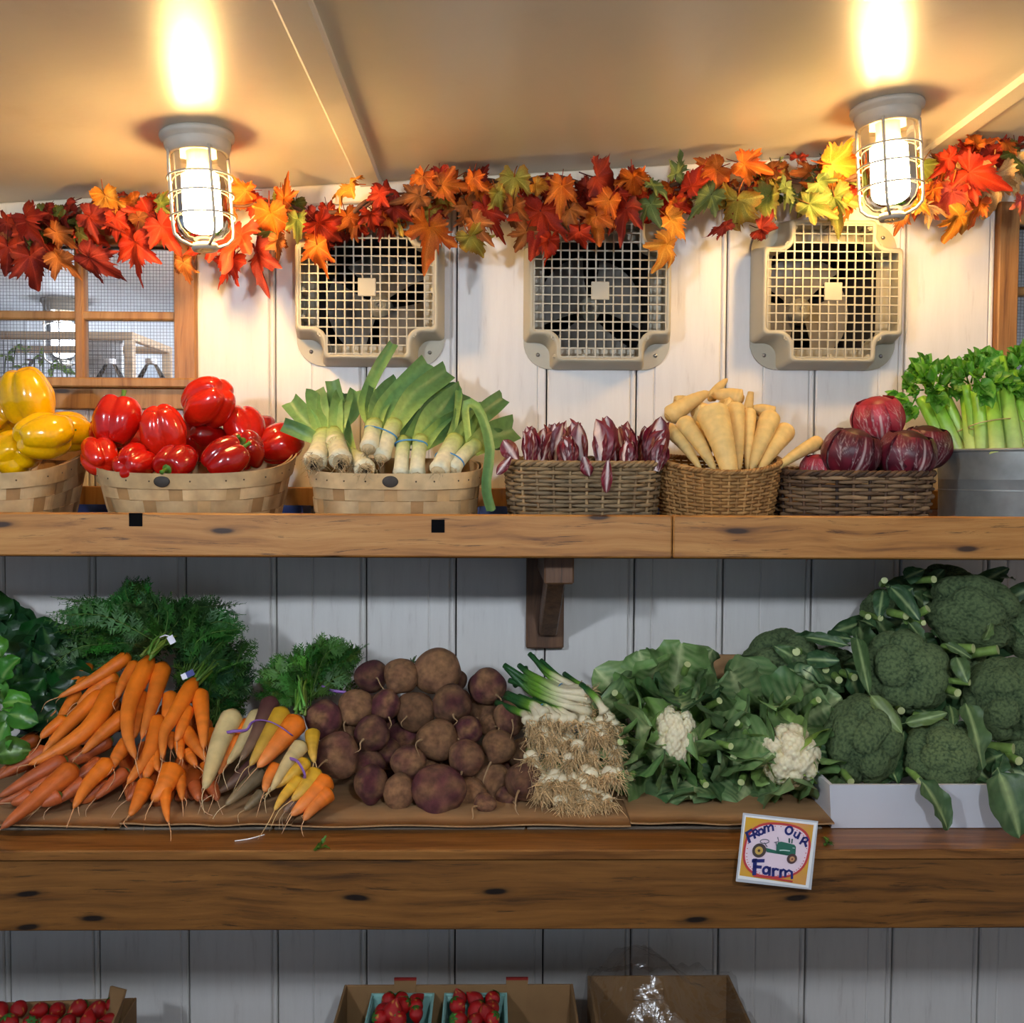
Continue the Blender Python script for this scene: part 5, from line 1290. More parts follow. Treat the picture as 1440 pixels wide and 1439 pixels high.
def greens(label,specs,col,n,seed,wd):
    m=MB()
    for i in range(n):
        b,box,lean=rnd.choice(specs)
        px,py=rnd.uniform(box[0],box[1]),rnd.uniform(box[2],box[3]); tip=P(px,py,rnd.uniform(box[4],box[5]))
        frond(m,b+rv(.012),tip,tuple(x*rnd.uniform(.6,1.3) for x in col),V(0,0,.02)+rv(.018),i,wd)
    o=m.build('carrot_tops',M_FEATH); return tag(o,label,'carrot tops',None,'stuff')
CGR=lin((52,98,40))
greens('feathery dark green carrot tops behind the paper-tagged bunch',[(P(228,905,-.24),(70,235,838,930,-.26,-.08),0),(P(215,915,-.2),(62,200,850,960,-.24,-.06),0),(P(215,915,-.2),(168,192,812,850,-.2,-.1),0)],CGR,150,1,.022)
greens('feathery dark green carrot tops behind the blue-tagged bunch',[(P(265,950,-.24),(245,352,850,1000,-.24,-.06),0),(P(300,1010,-.22),(270,362,880,1050,-.22,-.08),0),(P(240,905,-.22),(230,350,848,900,-.2,-.06),0)],CGR,170,2,.022)
greens('feathery carrot tops fanning up behind the rainbow carrots',[(P(430,985,-.23),(378,512,900,975,-.22,-.07),0),(P(425,990,-.22),(360,420,930,985,-.22,-.1),0),(P(440,970,-.2),(430,525,905,940,-.16,-.06),0)],lin((70,118,44)),120,3,.022)
# leaf stalks gathered above the crowns
def stalks(label,frm,to,n,col):
    t=thing('carrot_stalks',label,'stalks',tuple(frm))
    for i in range(n):
        a=frm+rv(.009); b=to+rv(.012); MB().tube(bez([a,a.lerp(b,.5)+rv(.006)+V(0,0,.004),b],7),[.0026,.0026,.0024,.0022,.002,.002,.0018],6,col=tuple(x*rnd.uniform(.7,1.2) for x in col)).build('stalk',M_STEMG,t)
stalks('green stalks of the paper-tagged carrots',P(205,925,-.30),P(242,896,-.25),9,lin((110,142,50)))
stalks('green stalks of the blue-tagged carrots',P(272,962,-.28),P(300,925,-.22),7,lin((96,130,46)))
stalks('pale green stalks of the large rainbow bunch',P(422,1000,-.30),P(424,958,-.24),12,lin((118,152,62)))
# tags
M_TAGW=simple('white_paper_tag',(226,222,230),.5); M_TAGB=simple('blue_printed_tag',(52,58,128),.5)
def card(nm,c,ax,wd,ht,mat,label,strip=None):
    t=thing(nm,label,'tag',tuple(c)); R=frame(V(.1,-1,.15),ax).to_4x4(); T=Matrix.Translation(c)@R
    MB().box((-wd/2,-ht/2,-.0004),(wd/2,ht/2,.0004),M=T).build('tag_paper',mat,t); tp_=t.children[-1]
    if strip: MB().box((-.1*wd,-ht/2,.0004),(wd/2,ht/2,.0008),M=T).build('printed_end',strip,tp_)
    else: MB().tube([T@V(-wd*.5,0,0),T@V(-wd*.9,-.006,-.003),T@V(-wd*1.0,-.016,-.006)],.0014,5).build('twist_tie',M_TAGW,t)
card('paper_tag',P(241,900,-.30),V(.5,0,-.9),.014,.011,M_TAGW,'white paper tag tied at the crowns of the orange carrots')
card('paper_tag',P(264,949,-.34),V(.85,0,.42),.022,.010,M_TAGW,'white and blue tag on the smaller orange carrot bunch',M_TAGB)

# ------------------------------------------------------------------ leafy greens at the open end
M_SPIN=vmat('dark_glossy_leaf',.32,.5,30,.35,50,.4,.004,trans=.12)
def leafy(label,pts,col,rib,L,seed):
    t=thing('leafy_greens',label,'greens',tuple(P(pts[0][0],1080,-.3)),'leafy greens beside the carrots'); 
    for i,(px,py,Y,an) in enumerate(pts):
        p=P(px,py,Y); d=V(math.sin(an),-.55,math.cos(an)); m=MB(); l=L*rnd.uniform(.8,1.2)
        leaf(m,p-d*l*.45,d,V(rnd.uniform(-.4,.4),-1,.6),l,l*.40,rnd.uniform(.6,1.7),.4,.11,tuple(c*rnd.uniform(.7,1.35) for c in col),rib,(.75,.6),.03,12,9,.28,seed*50+i,rnd.uniform(-.5,.5),.15)
        m.build('leaf',M_SPIN,t)
def scat(x0,x1,y0,y1,n,Y0,Y1):
    out=[]
    for i in range(n):
        px=rnd.uniform(x0,x1); py=rnd.uniform(y0,y1); f=(py-y0)/(y1-y0); out.append((px,py,Y0+(Y1-Y0)*f+rnd.uniform(-.02,.02),rnd.uniform(-1.6,1.6)))
    return out
leafy('dark green spinach-like leaves piled between the bright greens and the carrot tops',scat(30,118,890,1010,34,-.12,-.30),lin((28,66,30)),lin((70,110,54)),.085,1)
leafy('dark crinkled leaves low behind the orange carrots',scat(40,150,985,1060,16,-.20,-.30),lin((24,54,28)),lin((60,96,50)),.075,2)
leafy('broad dark leaves rising against the wall at the open end',scat(-30,44,868,960,18,-.08,-.22),lin((30,70,32)),lin((70,110,54)),.10,3)
leafy('bright green leaves at the open end of the shelf',[(-6,910,-.26,-.2),(2,945,-.30,.4),(-4,975,-.32,-.4),(14,985,-.34,1.2),(4,1015,-.36,.5),(25,1005,-.36,1.5),(-8,1045,-.38,.2),(6,1055,-.39,1.0),(-15,1000,-.34,0),(-20,940,-.28,.1)],lin((66,124,40)),lin((130,170,84)),.062,4)

# ------------------------------------------------------------------ scallions
M_SCAL=vmat('scallion_skin',.4,.4,60,.15,120,.12,sss=.06)
SZ=lambda x,y,Y:P(680+x/4.796,880+y/4.796,Y)
s3=mpp(-.36)/4.796
SWH,SGR,SDG=lin((226,212,176)),lin((126,176,54)),lin((40,84,42))
def scallion(b,pts,r,label,group,nroot=34,rl=.026,rootdir=None,bulb=1.5):
    t=thing('scallion',label,'scallion',tuple(b),group)
    q=bez([b]+pts,16); rad=[r*(bulb if i==1 else bulb*.8 if i==0 else 1.15 if i==2 else 1-.012*i) for i in range(16)]
    cs=[mixc(mixc(SWH,SGR,(i-4)/4),SDG,(i-7)/5) for i in range(16)]
    MB().tube(q,rad,9,col=cs).build('stem',M_SCAL,t)
    d=rootdir or (q[0]-q[1]).normalized(); m=MB(); root_tuft(m,b,d,r,nroot,rl,lin((242,206,152)),.0008,.8); m.build('root_tuft',M_ROOT,t)
G1='scallions of the top bunch'
for i in range(13):
    u=i/12; b=SZ(650+rnd.uniform(-20,90),430+u*170,-.30-.01*rnd.random()); 
    a=SZ(500+rnd.uniform(-10,20),415+u*120,-.29-.012*(i%3)); e=SZ(rnd.uniform(110,300),rnd.uniform(235,400)+u*40,-.22); mdl=SZ(320,330+u*120,-.25)
    scallion(b,[a,mdl,e],26*s3,'scallion of the topmost bunch, its green end towards the beets and its roots splayed','scallions of the top bunch',26,.022)
for i,(tx,ty,mx_,my) in enumerate(((310,190,420,300),(385,235,500,340),(330,205,430,330),(545,325,620,380),(400,250,520,370))):
    scallion(SZ(700+25*i,470+18*i,-.27),[SZ(mx_+80,my+50,-.25),SZ(mx_,my,-.23),SZ(tx,ty,-.20)],24*s3,'dark scallion leaf end sticking up highest behind the topmost bunch','scallions behind the top bunch',14,.02)
for i,(x,y,ax_,ay) in enumerate(((420,600,300,520),(370,650,290,540),(440,640,310,560),(330,690,260,590),(500,640,380,540),(560,650,430,560),(300,645,230,580),(610,640,480,560))):
    scallion(SZ(x,y,-.35),[SZ(ax_+50,ay+20,-.33),SZ(ax_,ay,-.31),SZ(ax_-140,ay-60,-.26)],30*s3,'plump white scallion of the second bunch, bending down over the roots','scallions of the second bunch',24,.022,V(.2,-.6,-.8))
for x,y in ((890,680),(860,640),(820,590)): scallion(SZ(x,y,-.345),[SZ(x-40,y-70,-.34),SZ(x-90,y-130,-.33),SZ(x-160,y-190,-.30)],28*s3,'white scallion slipping down towards the cauliflower','scallions by the cauliflower',14,.016)
for i in range(64):
    y=rnd.uniform(640,1235); f=max(0,(y-700)/535); x=rnd.uniform(300+110*max(0,f-.25),890+rnd.uniform(-10,30)); Y=-.34-.085*f
    b=SZ(x,y,Y+rnd.uniform(-.012,.008)); bk_=b+V(rnd.uniform(-.012,.012),.05,rnd.uniform(-.004,.012)); fl=bk_+V(0,.07,.0)
    if b.z<ZP+.012: b.z=ZP+.012; bk_.z=max(bk_.z,ZP+.012); fl.z=max(fl.z,ZP+.012)
    scallion(b,[bk_,fl],rnd.uniform(30,42)*s3,'scallion stacked root end out under the banded bunches','scallions stacked roots outwards',52,.030,V(rnd.uniform(-.3,.3),-1,-.6))
c=SZ(500,470,-.29); loop_band('rubber_band',c,V(-1,.4,.35),.020,.024,M_BAND,'thin blue-green band round the topmost scallion bunch','bands on the scallions',.0011)
c=SZ(372,575,-.325); loop_band('rubber_band',c,V(-.8,.4,.5),.013,.016,M_BAND,'thin blue-green band round the second scallion bunch','bands on the scallions',.0011)

# ------------------------------------------------------------------ crowns of cauliflower and broccoli
import bmesh
_bm=bmesh.new(); bmesh.ops.create_icosphere(_bm,subdivisions=6,radius=1.0)
ICO=np.array([v.co[:] for v in _bm.verts],dtype=np.float32); ICOF=np.array([[v.index for v in f.verts] for f in _bm.faces],dtype=np.int32); _bm.free()
def fib(n,rs,jit):
    i=np.arange(n)+.5; ph=np.arccos(1-2*i/n); th=PI*(1+5**.5)*i
    p=np.stack([np.cos(th)*np.sin(ph),np.sin(th)*np.sin(ph),np.cos(ph)],1)+rs.normal(0,jit,(n,3)); return (p/np.linalg.norm(p,axis=1,keepdims=True)).astype(np.float32)
def bumps(V_,pts,wid):
    """0..1 rounded knob height over the nearest of pts"""
    best=np.full(len(V_),-1,dtype=np.float32)
    for k in range(0,len(pts),256): best=np.maximum(best,(V_@pts[k:k+256].T).max(1))
    a=np.arccos(np.clip(best,-1,1)); return np.sqrt(np.clip(1-(a/wid)**2,0,1))
def crown_mesh(name,seed,nl,hl,nb,hb_,colA,colB,mat):
    rs=np.random.RandomState(seed)
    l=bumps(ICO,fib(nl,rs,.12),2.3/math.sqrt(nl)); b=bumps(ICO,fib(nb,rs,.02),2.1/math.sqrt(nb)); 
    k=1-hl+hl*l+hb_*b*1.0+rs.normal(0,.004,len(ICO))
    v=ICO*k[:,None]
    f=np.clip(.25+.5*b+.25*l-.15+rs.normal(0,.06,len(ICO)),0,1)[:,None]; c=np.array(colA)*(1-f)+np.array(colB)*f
    me=bpy.data.meshes.new(name); me.vertices.add(len(v)); me.vertices.foreach_set('co',v.astype(np.float32).ravel())
    n=len(ICOF); me.loops.add(n*3); me.loops.foreach_set('vertex_index',ICOF.ravel()); me.polygons.add(n)
    me.polygons.foreach_set('loop_start',np.arange(n,dtype=np.int32)*3); me.polygons.foreach_set('loop_total',np.full(n,3,dtype=np.int32))
    me.update(calc_edges=True); me.polygons.foreach_set('use_smooth',[True]*n); me.materials.append(mat)
    a=me.color_attributes.new('col','FLOAT_COLOR','POINT'); arr=np.ones((len(v),4),dtype=np.float32); arr[:,:3]=c; a.data.foreach_set('color',arr.ravel())
    return me
M_BROC=vmat('broccoli_floret',.7,.2,60,.3,520,.9,.0016,rand=.08); M_CURD=vmat('cauliflower_curd',.6,.3,40,.1,200,.4,.001,sss=.15,rand=.03)
M_CABL=vmat('brassica_leaf',.42,.4,40,.3,70,.3,.003,trans=.14)
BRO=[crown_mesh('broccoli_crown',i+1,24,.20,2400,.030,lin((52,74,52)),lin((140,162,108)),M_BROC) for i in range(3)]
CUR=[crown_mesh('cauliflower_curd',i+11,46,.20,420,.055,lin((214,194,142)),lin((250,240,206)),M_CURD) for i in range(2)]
BLEAF,BRIB=lin((58,92,56)),lin((164,184,122))
def stub(m,p,d,r,L,col=lin((140,172,84))):
    d=Vector(d).normalized(); e=p+d*L
    m.tube([p,p+d*L*.5,e],[r*1.1,r,r],10,col=[mixc(col,lin((84,120,60)),.6),col,col],caps=False)
    m.add([e+frame(d)@V(r*math.cos(2*PI*k/10),r*math.sin(2*PI*k/10),0) for k in range(10)],[tuple(range(10))],lin((196,204,140)),flat=True)
BZ=lambda x,y,Y:P(1020+x/3.426,770+y/3.426,Y)
BR=[(1367,862,64,52,-.235,'broccoli head crowning the pile right under the upper shelf'),(1274,944,61,56,-.29,'large round broccoli head in the middle of the pile'),(1099,940,64,46,-.19,'broccoli head set apart behind the cauliflowers'),(1213,1040,50,64,-.36,'tall broccoli head at the cauliflower end of the white tub'),(1324,1064,58,42,-.39,'broccoli head low in the white tub, under the large round one'),(1412,983,54,58,-.33,'broccoli head stacked at the celery end of the pile'),(1335,822,46,24,-.12,'dark broccoli head at the very back, shaded by the upper shelf'),(1450,885,36,46,-.24,'broccoli head at the end, between the crowning one and the stacked one'),(1440,1075,40,40,-.34,'dark broccoli head at the end of the tub behind the big hanging leaf'),(1290,1000,40,40,-.24,'broccoli head buried in the centre of the pile'),(1172,962,46,50,-.17,'broccoli head in shadow between the set-apart one and the large round one'),(1345,950,44,50,-.2,'broccoli head in shadow behind the stacked one'),(1250,866,38,40,-.12,'broccoli head in shadow against the wall, under the crowning one')]
BT=[]
BRP=[]
for i,(px,py,rx,ry,Y,lab) in enumerate(BR):
    Y,ok=settle(px,py,(rx+ry)/2,Y,BRP,-.075,.84)
    if not ok and ('shadow' in lab or 'buried' in lab): continue
    BRP.append((P(px,py,Y),(rx+ry)/2*mpp(Y)))
    c=P(px,py,Y); a=rx*mpp(Y)*1.06; b=ry*mpp(Y)*1.06; t=thing('broccoli',lab,'broccoli',tuple(c),'broccoli pile'); BT.append((t,c,a))
    ax=V(rnd.uniform(-.2,.2),-1,rnd.uniform(.0,.5)).normalized()
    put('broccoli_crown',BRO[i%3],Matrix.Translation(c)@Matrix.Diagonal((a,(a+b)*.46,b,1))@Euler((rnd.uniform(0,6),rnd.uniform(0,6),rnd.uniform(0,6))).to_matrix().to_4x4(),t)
    m=MB(); e=c+V(0,.75*a,-.35*b); stub(m,c,e-c,a*.3,(e-c).length*1.3); m.build('main_stalk',M_STEMG,t)
def nearest(p): return min(BT,key=lambda q:(q[1]-p).length-q[2])[0]
for x,y,Y,dx,dz,r in ((950,340,-.285,.6,.6,20),(1150,500,-.30,.6,.1,24),(1270,520,-.31,.8,.3,24),(1110,500,-.30,.1,0,16),(850,330,-.28,.2,0,20),(700,335,-.26,-.1,0,15),(738,342,-.26,.1,0,15),(560,640,-.30,-.1,0,18),(612,628,-.31,.1,0,18),(475,590,-.27,.1,0,18),(430,712,-.29,.1,0,18),(385,515,-.26,-.4,.1,20),(1010,850,-.37,.9,-.12,24),(1110,702,-.355,.1,0,20),(872,800,-.365,-.2,.1,18),(1130,660,-.35,.6,.05,16),(1340,985,-.375,.7,.1,26),(345,665,-.29,0,.1,16),(608,1120,-.43,0,-.1,18),(940,1115,-.435,0,-.1,18),(985,165,-.25,.2,.1,18),(790,180,-.24,-.2,.2,16),(1405,1030,-.39,.1,0,22),(945,365,-.29,.1,0,14)):
    p=BZ(x,y,Y); t=nearest(p); m=MB(); d=V(dx,-.7,dz); stub(m,p+V(0,.030,0)-d*.02,d,r/3.426*mpp(Y),.042+.012*abs(dx)); m.build('cut_stalk',M_STEMG,t)
def bleaf(a,b,W,Y0,Y1,curl=.4,pale=0,t=None,ruf=.06,cup=.35,fz=BZ):
    A,B=fz(a[0],a[1],Y0),fz(b[0],b[1],Y1); t=t or nearest(A); m=MB(); d=B-A
    nrm=V(rnd.uniform(-.5,.5),-1,.35); nn=(nrm-d.normalized()*nrm.dot(d.normalized())).normalized()
    d2=d+nn*d.length*curl*.45
    leaf(m,A,d2,nrm,d.length*1.06,W/3.426*mpp(Y0),curl,cup,ruf,mixc(BLEAF,lin((150,170,96)),pale),BRIB,(.7,.55),.045,14,9,.3,rnd.random()*60,rnd.uniform(-.4,.4),.08)
    m.build('leaf',M_CABL,t)
for a,b,W,Y0,Y1,pl in (((785,180),(930,340),48,-.24,-.29,0),((880,360),(950,455),42,-.29,-.31,.1),((760,200),(740,330),40,-.23,-.26,0),((630,420),(690,690),40,-.28,-.36,.15),((690,700),(845,885),42,-.37,-.41,.6),((1150,730),(1240,1050),66,-.37,-.44,.15),((935,1110),(1075,1350),78,-.482,-.505,.1),((1310,1060),(1420,1385),130,-.485,-.52,.1),((1110,520),(1165,645),44,-.33,-.36,.2),((370,430),(590,470),34,-.22,-.26,.05),((380,540),(540,545),46,-.25,-.29,0),((60,575),(155,545),34,-.24,-.27,0),((160,650),(320,625),34,-.27,-.29,.3),((1050,460),(1180,530),26,-.32,-.33,.2),((1240,450),(1280,370),26,-.30,-.32,.4),((860,150),(950,110),44,-.20,-.23,0),((1320,150),(1390,110),32,-.2,-.23,.1),((850,850),(1060,800),34,-.38,-.40,.35),((1080,760),(1100,850),36,-.36,-.40,.1),((640,350),(720,380),36,-.24,-.28,0),((800,250),(900,200),60,-.20,-.22,0),((1400,320),(1440,420),60,-.25,-.28,0),((1240,1040),(1330,1000),60,-.38,-.41,.05),((760,1010),(830,1130),40,-.35,-.41,0),((980,180),(1050,110),36,-.2,-.22,.1),((330,600),(370,690),36,-.29,-.31,.2),((1340,990),(1290,1090),50,-.38,-.41,0),((480,430),(610,440),34,-.2,-.24,0)):
    bleaf(a,b,W,Y0,Y1,.5,pl)
for k in range(95):                                        # leaves pushed in between the heads
    x=rnd.uniform(380,1460); y=rnd.uniform(120,1080)
    if x<640 and y<400 or x<820 and y<220 or y<190: continue
    if x<560 and y>720: continue
    Y=-.13-.26*max(0,(y-120)/960)+.03; an=rnd.uniform(0,2*PI); L=rnd.uniform(130,230)
    bleaf((x,y),(x+L*math.cos(an),min(1120,y+L*math.sin(an)*.8)),rnd.uniform(45,75),Y,Y-.03,rnd.uniform(.3,1.0),.12*rnd.random(),ruf=.10)
for (px,py,px2,py2,W) in ((870,1120,900,1160,60),(985,1120,985,1158,50),(1150,1080,1172,1150,60),(925,1110,935,1150,50)): pass
# cauliflowers
def cauli(px,py,rx,ry,Y,R,label,mesh,seed,axis):
    c=P(px,py,Y); t=thing('cauliflower',label,'cauliflower',tuple(c),'cauliflowers at the shelf edge'); a,b=rx*mpp(Y),ry*mpp(Y)
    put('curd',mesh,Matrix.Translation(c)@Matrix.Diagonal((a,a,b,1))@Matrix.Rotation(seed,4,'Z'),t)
    ax=Vector(axis).normalized(); Fr=frame(ax); rr=R*mpp(Y); r_=random.Random(seed)
    cb=c+V(0,.02,0)
    for ring,(n,k0,ln,cr,sp,wd) in enumerate(((6,.50,1.10,1.5,.35,.50),(9,.62,1.25,1.05,.7,.60),(10,.70,1.15,.35,1.15,.62),(9,.66,1.05,-.3,1.6,.56))):
        for k in range(n):
            th=2*PI*(k+r_.uniform(-.3,.3))/n+ring*.4; ra=Fr@V(math.cos(th),math.sin(th),0)
            base=cb-ax*rr*(.55+.12*ring)+ra*rr*k0*.75; d=ax*(1.0-.22*ring)+ra*sp*.55+V(r_.uniform(-.15,.15),r_.uniform(-.15,.15),r_.uniform(-.15,.15))
            if base.z<ZP+.004: base.z=ZP+.004
            if d.z<-.25: d.z=-.25
            col=mixc(lin((104,150,70)),lin((58,100,62)),r_.random()) if ring else mixc(lin((168,200,84)),lin((120,164,74)),r_.random())
            col=mixc(col,lin((150,172,116)),.4*r_.random())
            m=MB(); leaf(m,base,d,ra,rr*ln*r_.uniform(.8,1.12),rr*wd,cr+r_.uniform(-.4,.4),.45,.095,col,lin((204,216,156)),(.72,.42),.05,16,11,.55,seed*31+ring*20+k,r_.uniform(-.5,.5),.10); m.build('leaf',M_CABL,t)
    for k in range(8):
        th=2*PI*k/8+r_.uniform(-.3,.3); ra=Fr@V(math.cos(th),math.sin(th),0); p=cb+ra*rr*r_.uniform(.72,1.0)-ax*rr*.12
        if p.z<ZP+.01: continue
        m=MB(); stub(m,p,ax*.9+ra*.5,rr*.055,rr*r_.uniform(.16,.34)); m.build('cut_stalk',M_STEMG,t)
cauli(950,1034,30,42,-.385,90,'cauliflower with a small curd showing, next to the scallion roots',CUR[0],3,(-.05,-1,.25))
cauli(1110,1062,42,44,-.395,90,'cauliflower with its curd wide open, behind the farm sign',CUR[1],8,(.05,-1,.15))

# ------------------------------------------------------------------ white tub, cardboard behind
M_TUB=simple('white_tub_plastic',(206,206,212),.4,noise=.05,nscale=6)
x0,x1=P(1166,1140,-.468).x,P(1450,1140,-.468).x; zt=P(1280,1104,-.468).z; m=MB(); y0,y1=-.468,-.12
o=[(x0+.006,y0+.006),(x1-.006,y0+.006),(x1-.006,y1-.006),(x0+.006,y1-.006)]; tp=[(x0,y0),(x1,y0),(x1,y1),(x0,y1)]
i4=[(x0+.006,y0+.006),(x1-.006,y0+.006),(x1-.006,y1-.006),(x0+.006,y1-.006)]; ib=[(x0+.011,y0+.011),(x1-.011,y0+.011),(x1-.011,y1-.011),(x0+.011,y1-.011)]
vs=[V(x,y,ZS+.001) for x,y in o]+[V(x,y,zt) for x,y in tp]+[V(x,y,zt) for x,y in i4]+[V(x,y,ZS+.005) for x,y in ib]; fs=[(3,2,1,0),(12,13,14,15)]
for a in (0,4,8): fs+=[(a+k,a+(k+1)%4,a+4+(k+1)%4,a+4+k) for k in range(4)]
m.add(vs,fs,flat=True); tag(m.build('plastic_tub',M_TUB),'shallow white plastic tub under the broccoli','tub')
a,b=P(935,930,-.10),P(1042,930,-.10); m=MB().box((a.x,-.11,ZP+.002),(b.x,-.10,P(985,920,-.1).z),bev=.002)
tag(m.build('cardboard_piece',M_CARD),'upright piece of pale cardboard against the wall behind the cauliflowers','cardboard')

# scraps on the shelf edge
def scrap(px,py,label,sz,seed):
    t=PZ(px,py,ZS+.004); m=MB()
    for k in range(6): leaf(m,t+rv(.003),V(rnd.uniform(-1,1),rnd.uniform(-1,.3),.15),V(0,0,1),sz,sz*.3,.4,.3,.1,lin((70,120,40)),lin((120,160,70)),nl=6,nu=5,seed=seed+k)
    tag(m.build('leaf_scrap',M_LEAF),label,'leaf scrap')
scrap(452,1190,'small curl of green carrot leaf fallen on the shelf edge below the rainbow carrots',.014,5)
scrap(1163,1184,'small scrap of green leaf fallen beside the farm sign',.012,9)

# ------------------------------------------------------------------ the farm sign
SG=[P(1041,1143,-.562),P(1147,1153,-.562),P(1147,1254,-.570),P(1036,1240,-.570)]
sc_=(SG[0]+SG[1]+SG[2]+SG[3])/4; ex=((SG[1]-SG[0])+(SG[2]-SG[3])).normalized(); ez=((SG[0]-SG[3])+(SG[1]-SG[2])); ez=(ez-ex*ez.dot(ex)).normalized(); en=ex.cross(ez).normalized()
if en.y>0: en=-en
SWd=(SG[1]-SG[0]).length; SHt=(SG[0]-SG[3]).length
sign=thing('farm_sign','laminated hand-painted farm sign with a green tractor, hung on the shelf edge','sign',tuple(sc_-ez*SHt/2))
def sp_(u,v,k): return sc_+ex*((u-.5)*SWd)+ez*((.5-v)*SHt)+en*(.0004*k)     # u,v: 0..1 across and down the sign
# from the zoomed picture (1440 x 1200): corners of the laminate
_q=[(310,180),(1165,255),(1185,1080),(285,960)]
def inv(x,y):
    u,v=.5,.5
    for _ in range(12):
        def g(u,v): return [(_q[0][i]*(1-u)+_q[1][i]*u)*(1-v)+(_q[3][i]*(1-u)+_q[2][i]*u)*v for i in (0,1)]
        p=g(u,v); e=1e-3; a=g(u+e,v); b=g(u,v+e)
        J=((a[0]-p[0])/e,(b[0]-p[0])/e,(a[1]-p[1])/e,(b[1]-p[1])/e); dt=J[0]*J[3]-J[1]*J[2]; rx,ry=x-p[0],y-p[1]
        u+=(J[3]*rx-J[1]*ry)/dt; v+=(-J[2]*rx+J[0]*ry)/dt
    return u,v
def spt(x,y,k): u,v=inv(x,y); return sp_(u,v,k)
def flat(nm,pts,k,c,rough=.5):
    return MB().poly([spt(x,y,k) for x,y in pts],.0003,en).build(nm,simple('sign_'+nm,c,rough),sign)
MB().poly([sp_(0,0,0),sp_(1,0,0),sp_(1,1,0),sp_(0,1,0)],.0006,en).build('laminate',simple('sign_laminate',(196,196,198),.15),sign)
flat('white_border',[(330,205),(1150,275),(1150,1055),(305,925)],1,(236,234,232))
m_,nt_,b_=nodes('sign_orange_wash'); vv=coords(nt_); nn=N(nt_,'ShaderNodeTexNoise',Scale=28.0,Detail=3.0); nt_.links.new(vv,nn.inputs['Vector'])
nt_.links.new(ramp(nt_,nn.outputs['Fac'],[(.35,lin((216,164,36))),(.65,lin((214,146,84)))]),b_.inputs['Base Color'])
MB().poly([spt(x,y,2) for x,y in ((345,225),(1118,300),(1110,1022),(322,890))],.0003,en).build('orange_ground',m_,sign)
def oval(cx,cy,rx,ry,n=40,sq=2.6,rot=.08):
    o=[]
    for k in range(n):
        x,y=plan(2*PI*k/n,rx,ry,sq); o.append((cx+x*math.cos(rot)-y*math.sin(rot),cy+x*math.sin(rot)+y*math.cos(rot)))
    return o
def strip(nm,pts,wd,k,mat,closed=False):
    m=MB(); P2=[Vector((x,y)) for x,y in pts]; n=len(P2); vs=[]
    for i in range(n):
        a=P2[i-1] if (i or closed) else P2[i]; b=P2[(i+1)%n] if (i<n-1 or closed) else P2[i]
        t=(b-a).normalized(); no=Vector((-t.y,t.x))*wd/2
        e=t*wd*.4 if not closed and i==n-1 else (-t*wd*.4 if not closed and i==0 else Vector((0,0)))
        vs+=[spt(*(P2[i]+no+e),k),spt(*(P2[i]-no+e),k)]
    fs=[(2*i,2*i+1,2*((i+1)%n)+1,2*((i+1)%n)) for i in range(n if closed else n-1)]
    m.add(vs,fs,flat=True); return m.build(nm,mat,sign)
M_INKR=simple('sign_red_ink',(196,62,62),.5); M_INKB=simple('sign_blue_ink',(36,40,110),.5)
flat('pale_oval',oval(725,610,365,300),3,(240,214,222))
strip('red_ring',oval(725,605,372,312),26,4,M_INKR,True)
for k,(x,y) in enumerate(oval(725,608,340,284,52)):
    if (x<640 and 380<y<520): continue
    strip('ring_dot',[(x-4,y),(x+4,y)],8,5,M_INKR)
def stroke(pts,wd=34): strip('letter_stroke',pts,wd,6,M_INKB)
def arc(cx,cy,rx,ry,a0,a1,n=12): return [(cx+rx*math.cos(math.radians(a0+(a1-a0)*i/(n-1))),cy+ry*math.sin(math.radians(a0+(a1-a0)*i/(n-1)))) for i in range(n)]
# FROM
stroke([(362,400),(405,505)],30); stroke([(358,405),(412,368)],28); stroke([(385,450),(428,428)],26)
stroke([(432,380),(462,458)],26); stroke([(432,382),(462,362),(482,378),(476,402),(450,416)],22); stroke([(458,414),(510,430)],22)
stroke(arc(525,388,26,30,0,360,18),22)
stroke([(568,400),(560,330)],24); stroke([(562,335),(585,318),(602,335),(612,382)],22); stroke([(604,338),(628,305),(650,318),(662,368)],22)
# OUR
stroke(arc(842,368,38,44,0,360,20),26)
stroke([(918,390),(905,428),(925,450),(948,440),(965,405)],24); stroke([(968,395),(950,460)],24)
stroke([(1018,450),(985,520)],26); stroke([(1018,452),(1052,450),(1070,475),(1052,500),(1012,496)],24); stroke([(1035,500),(1055,552)],26)
# Farm
stroke([(485,715),(490,870)],46); stroke([(465,722),(580,722)],40); stroke([(488,790),(555,795)],36)
stroke(arc(625,835,34,38,0,360,18),30); stroke([(664,805),(668,885)],30)
stroke([(705,818),(712,895)],32); stroke([(710,840),(735,818),(762,828)],28)
stroke([(795,835),(797,910)],32); stroke([(797,850),(825,828),(850,842),(855,905)],28); stroke([(855,860),(890,838),(925,856),(935,930)],28)
strip('underline',[(490,895),(700,925),(940,970)],20,6,M_INKR)
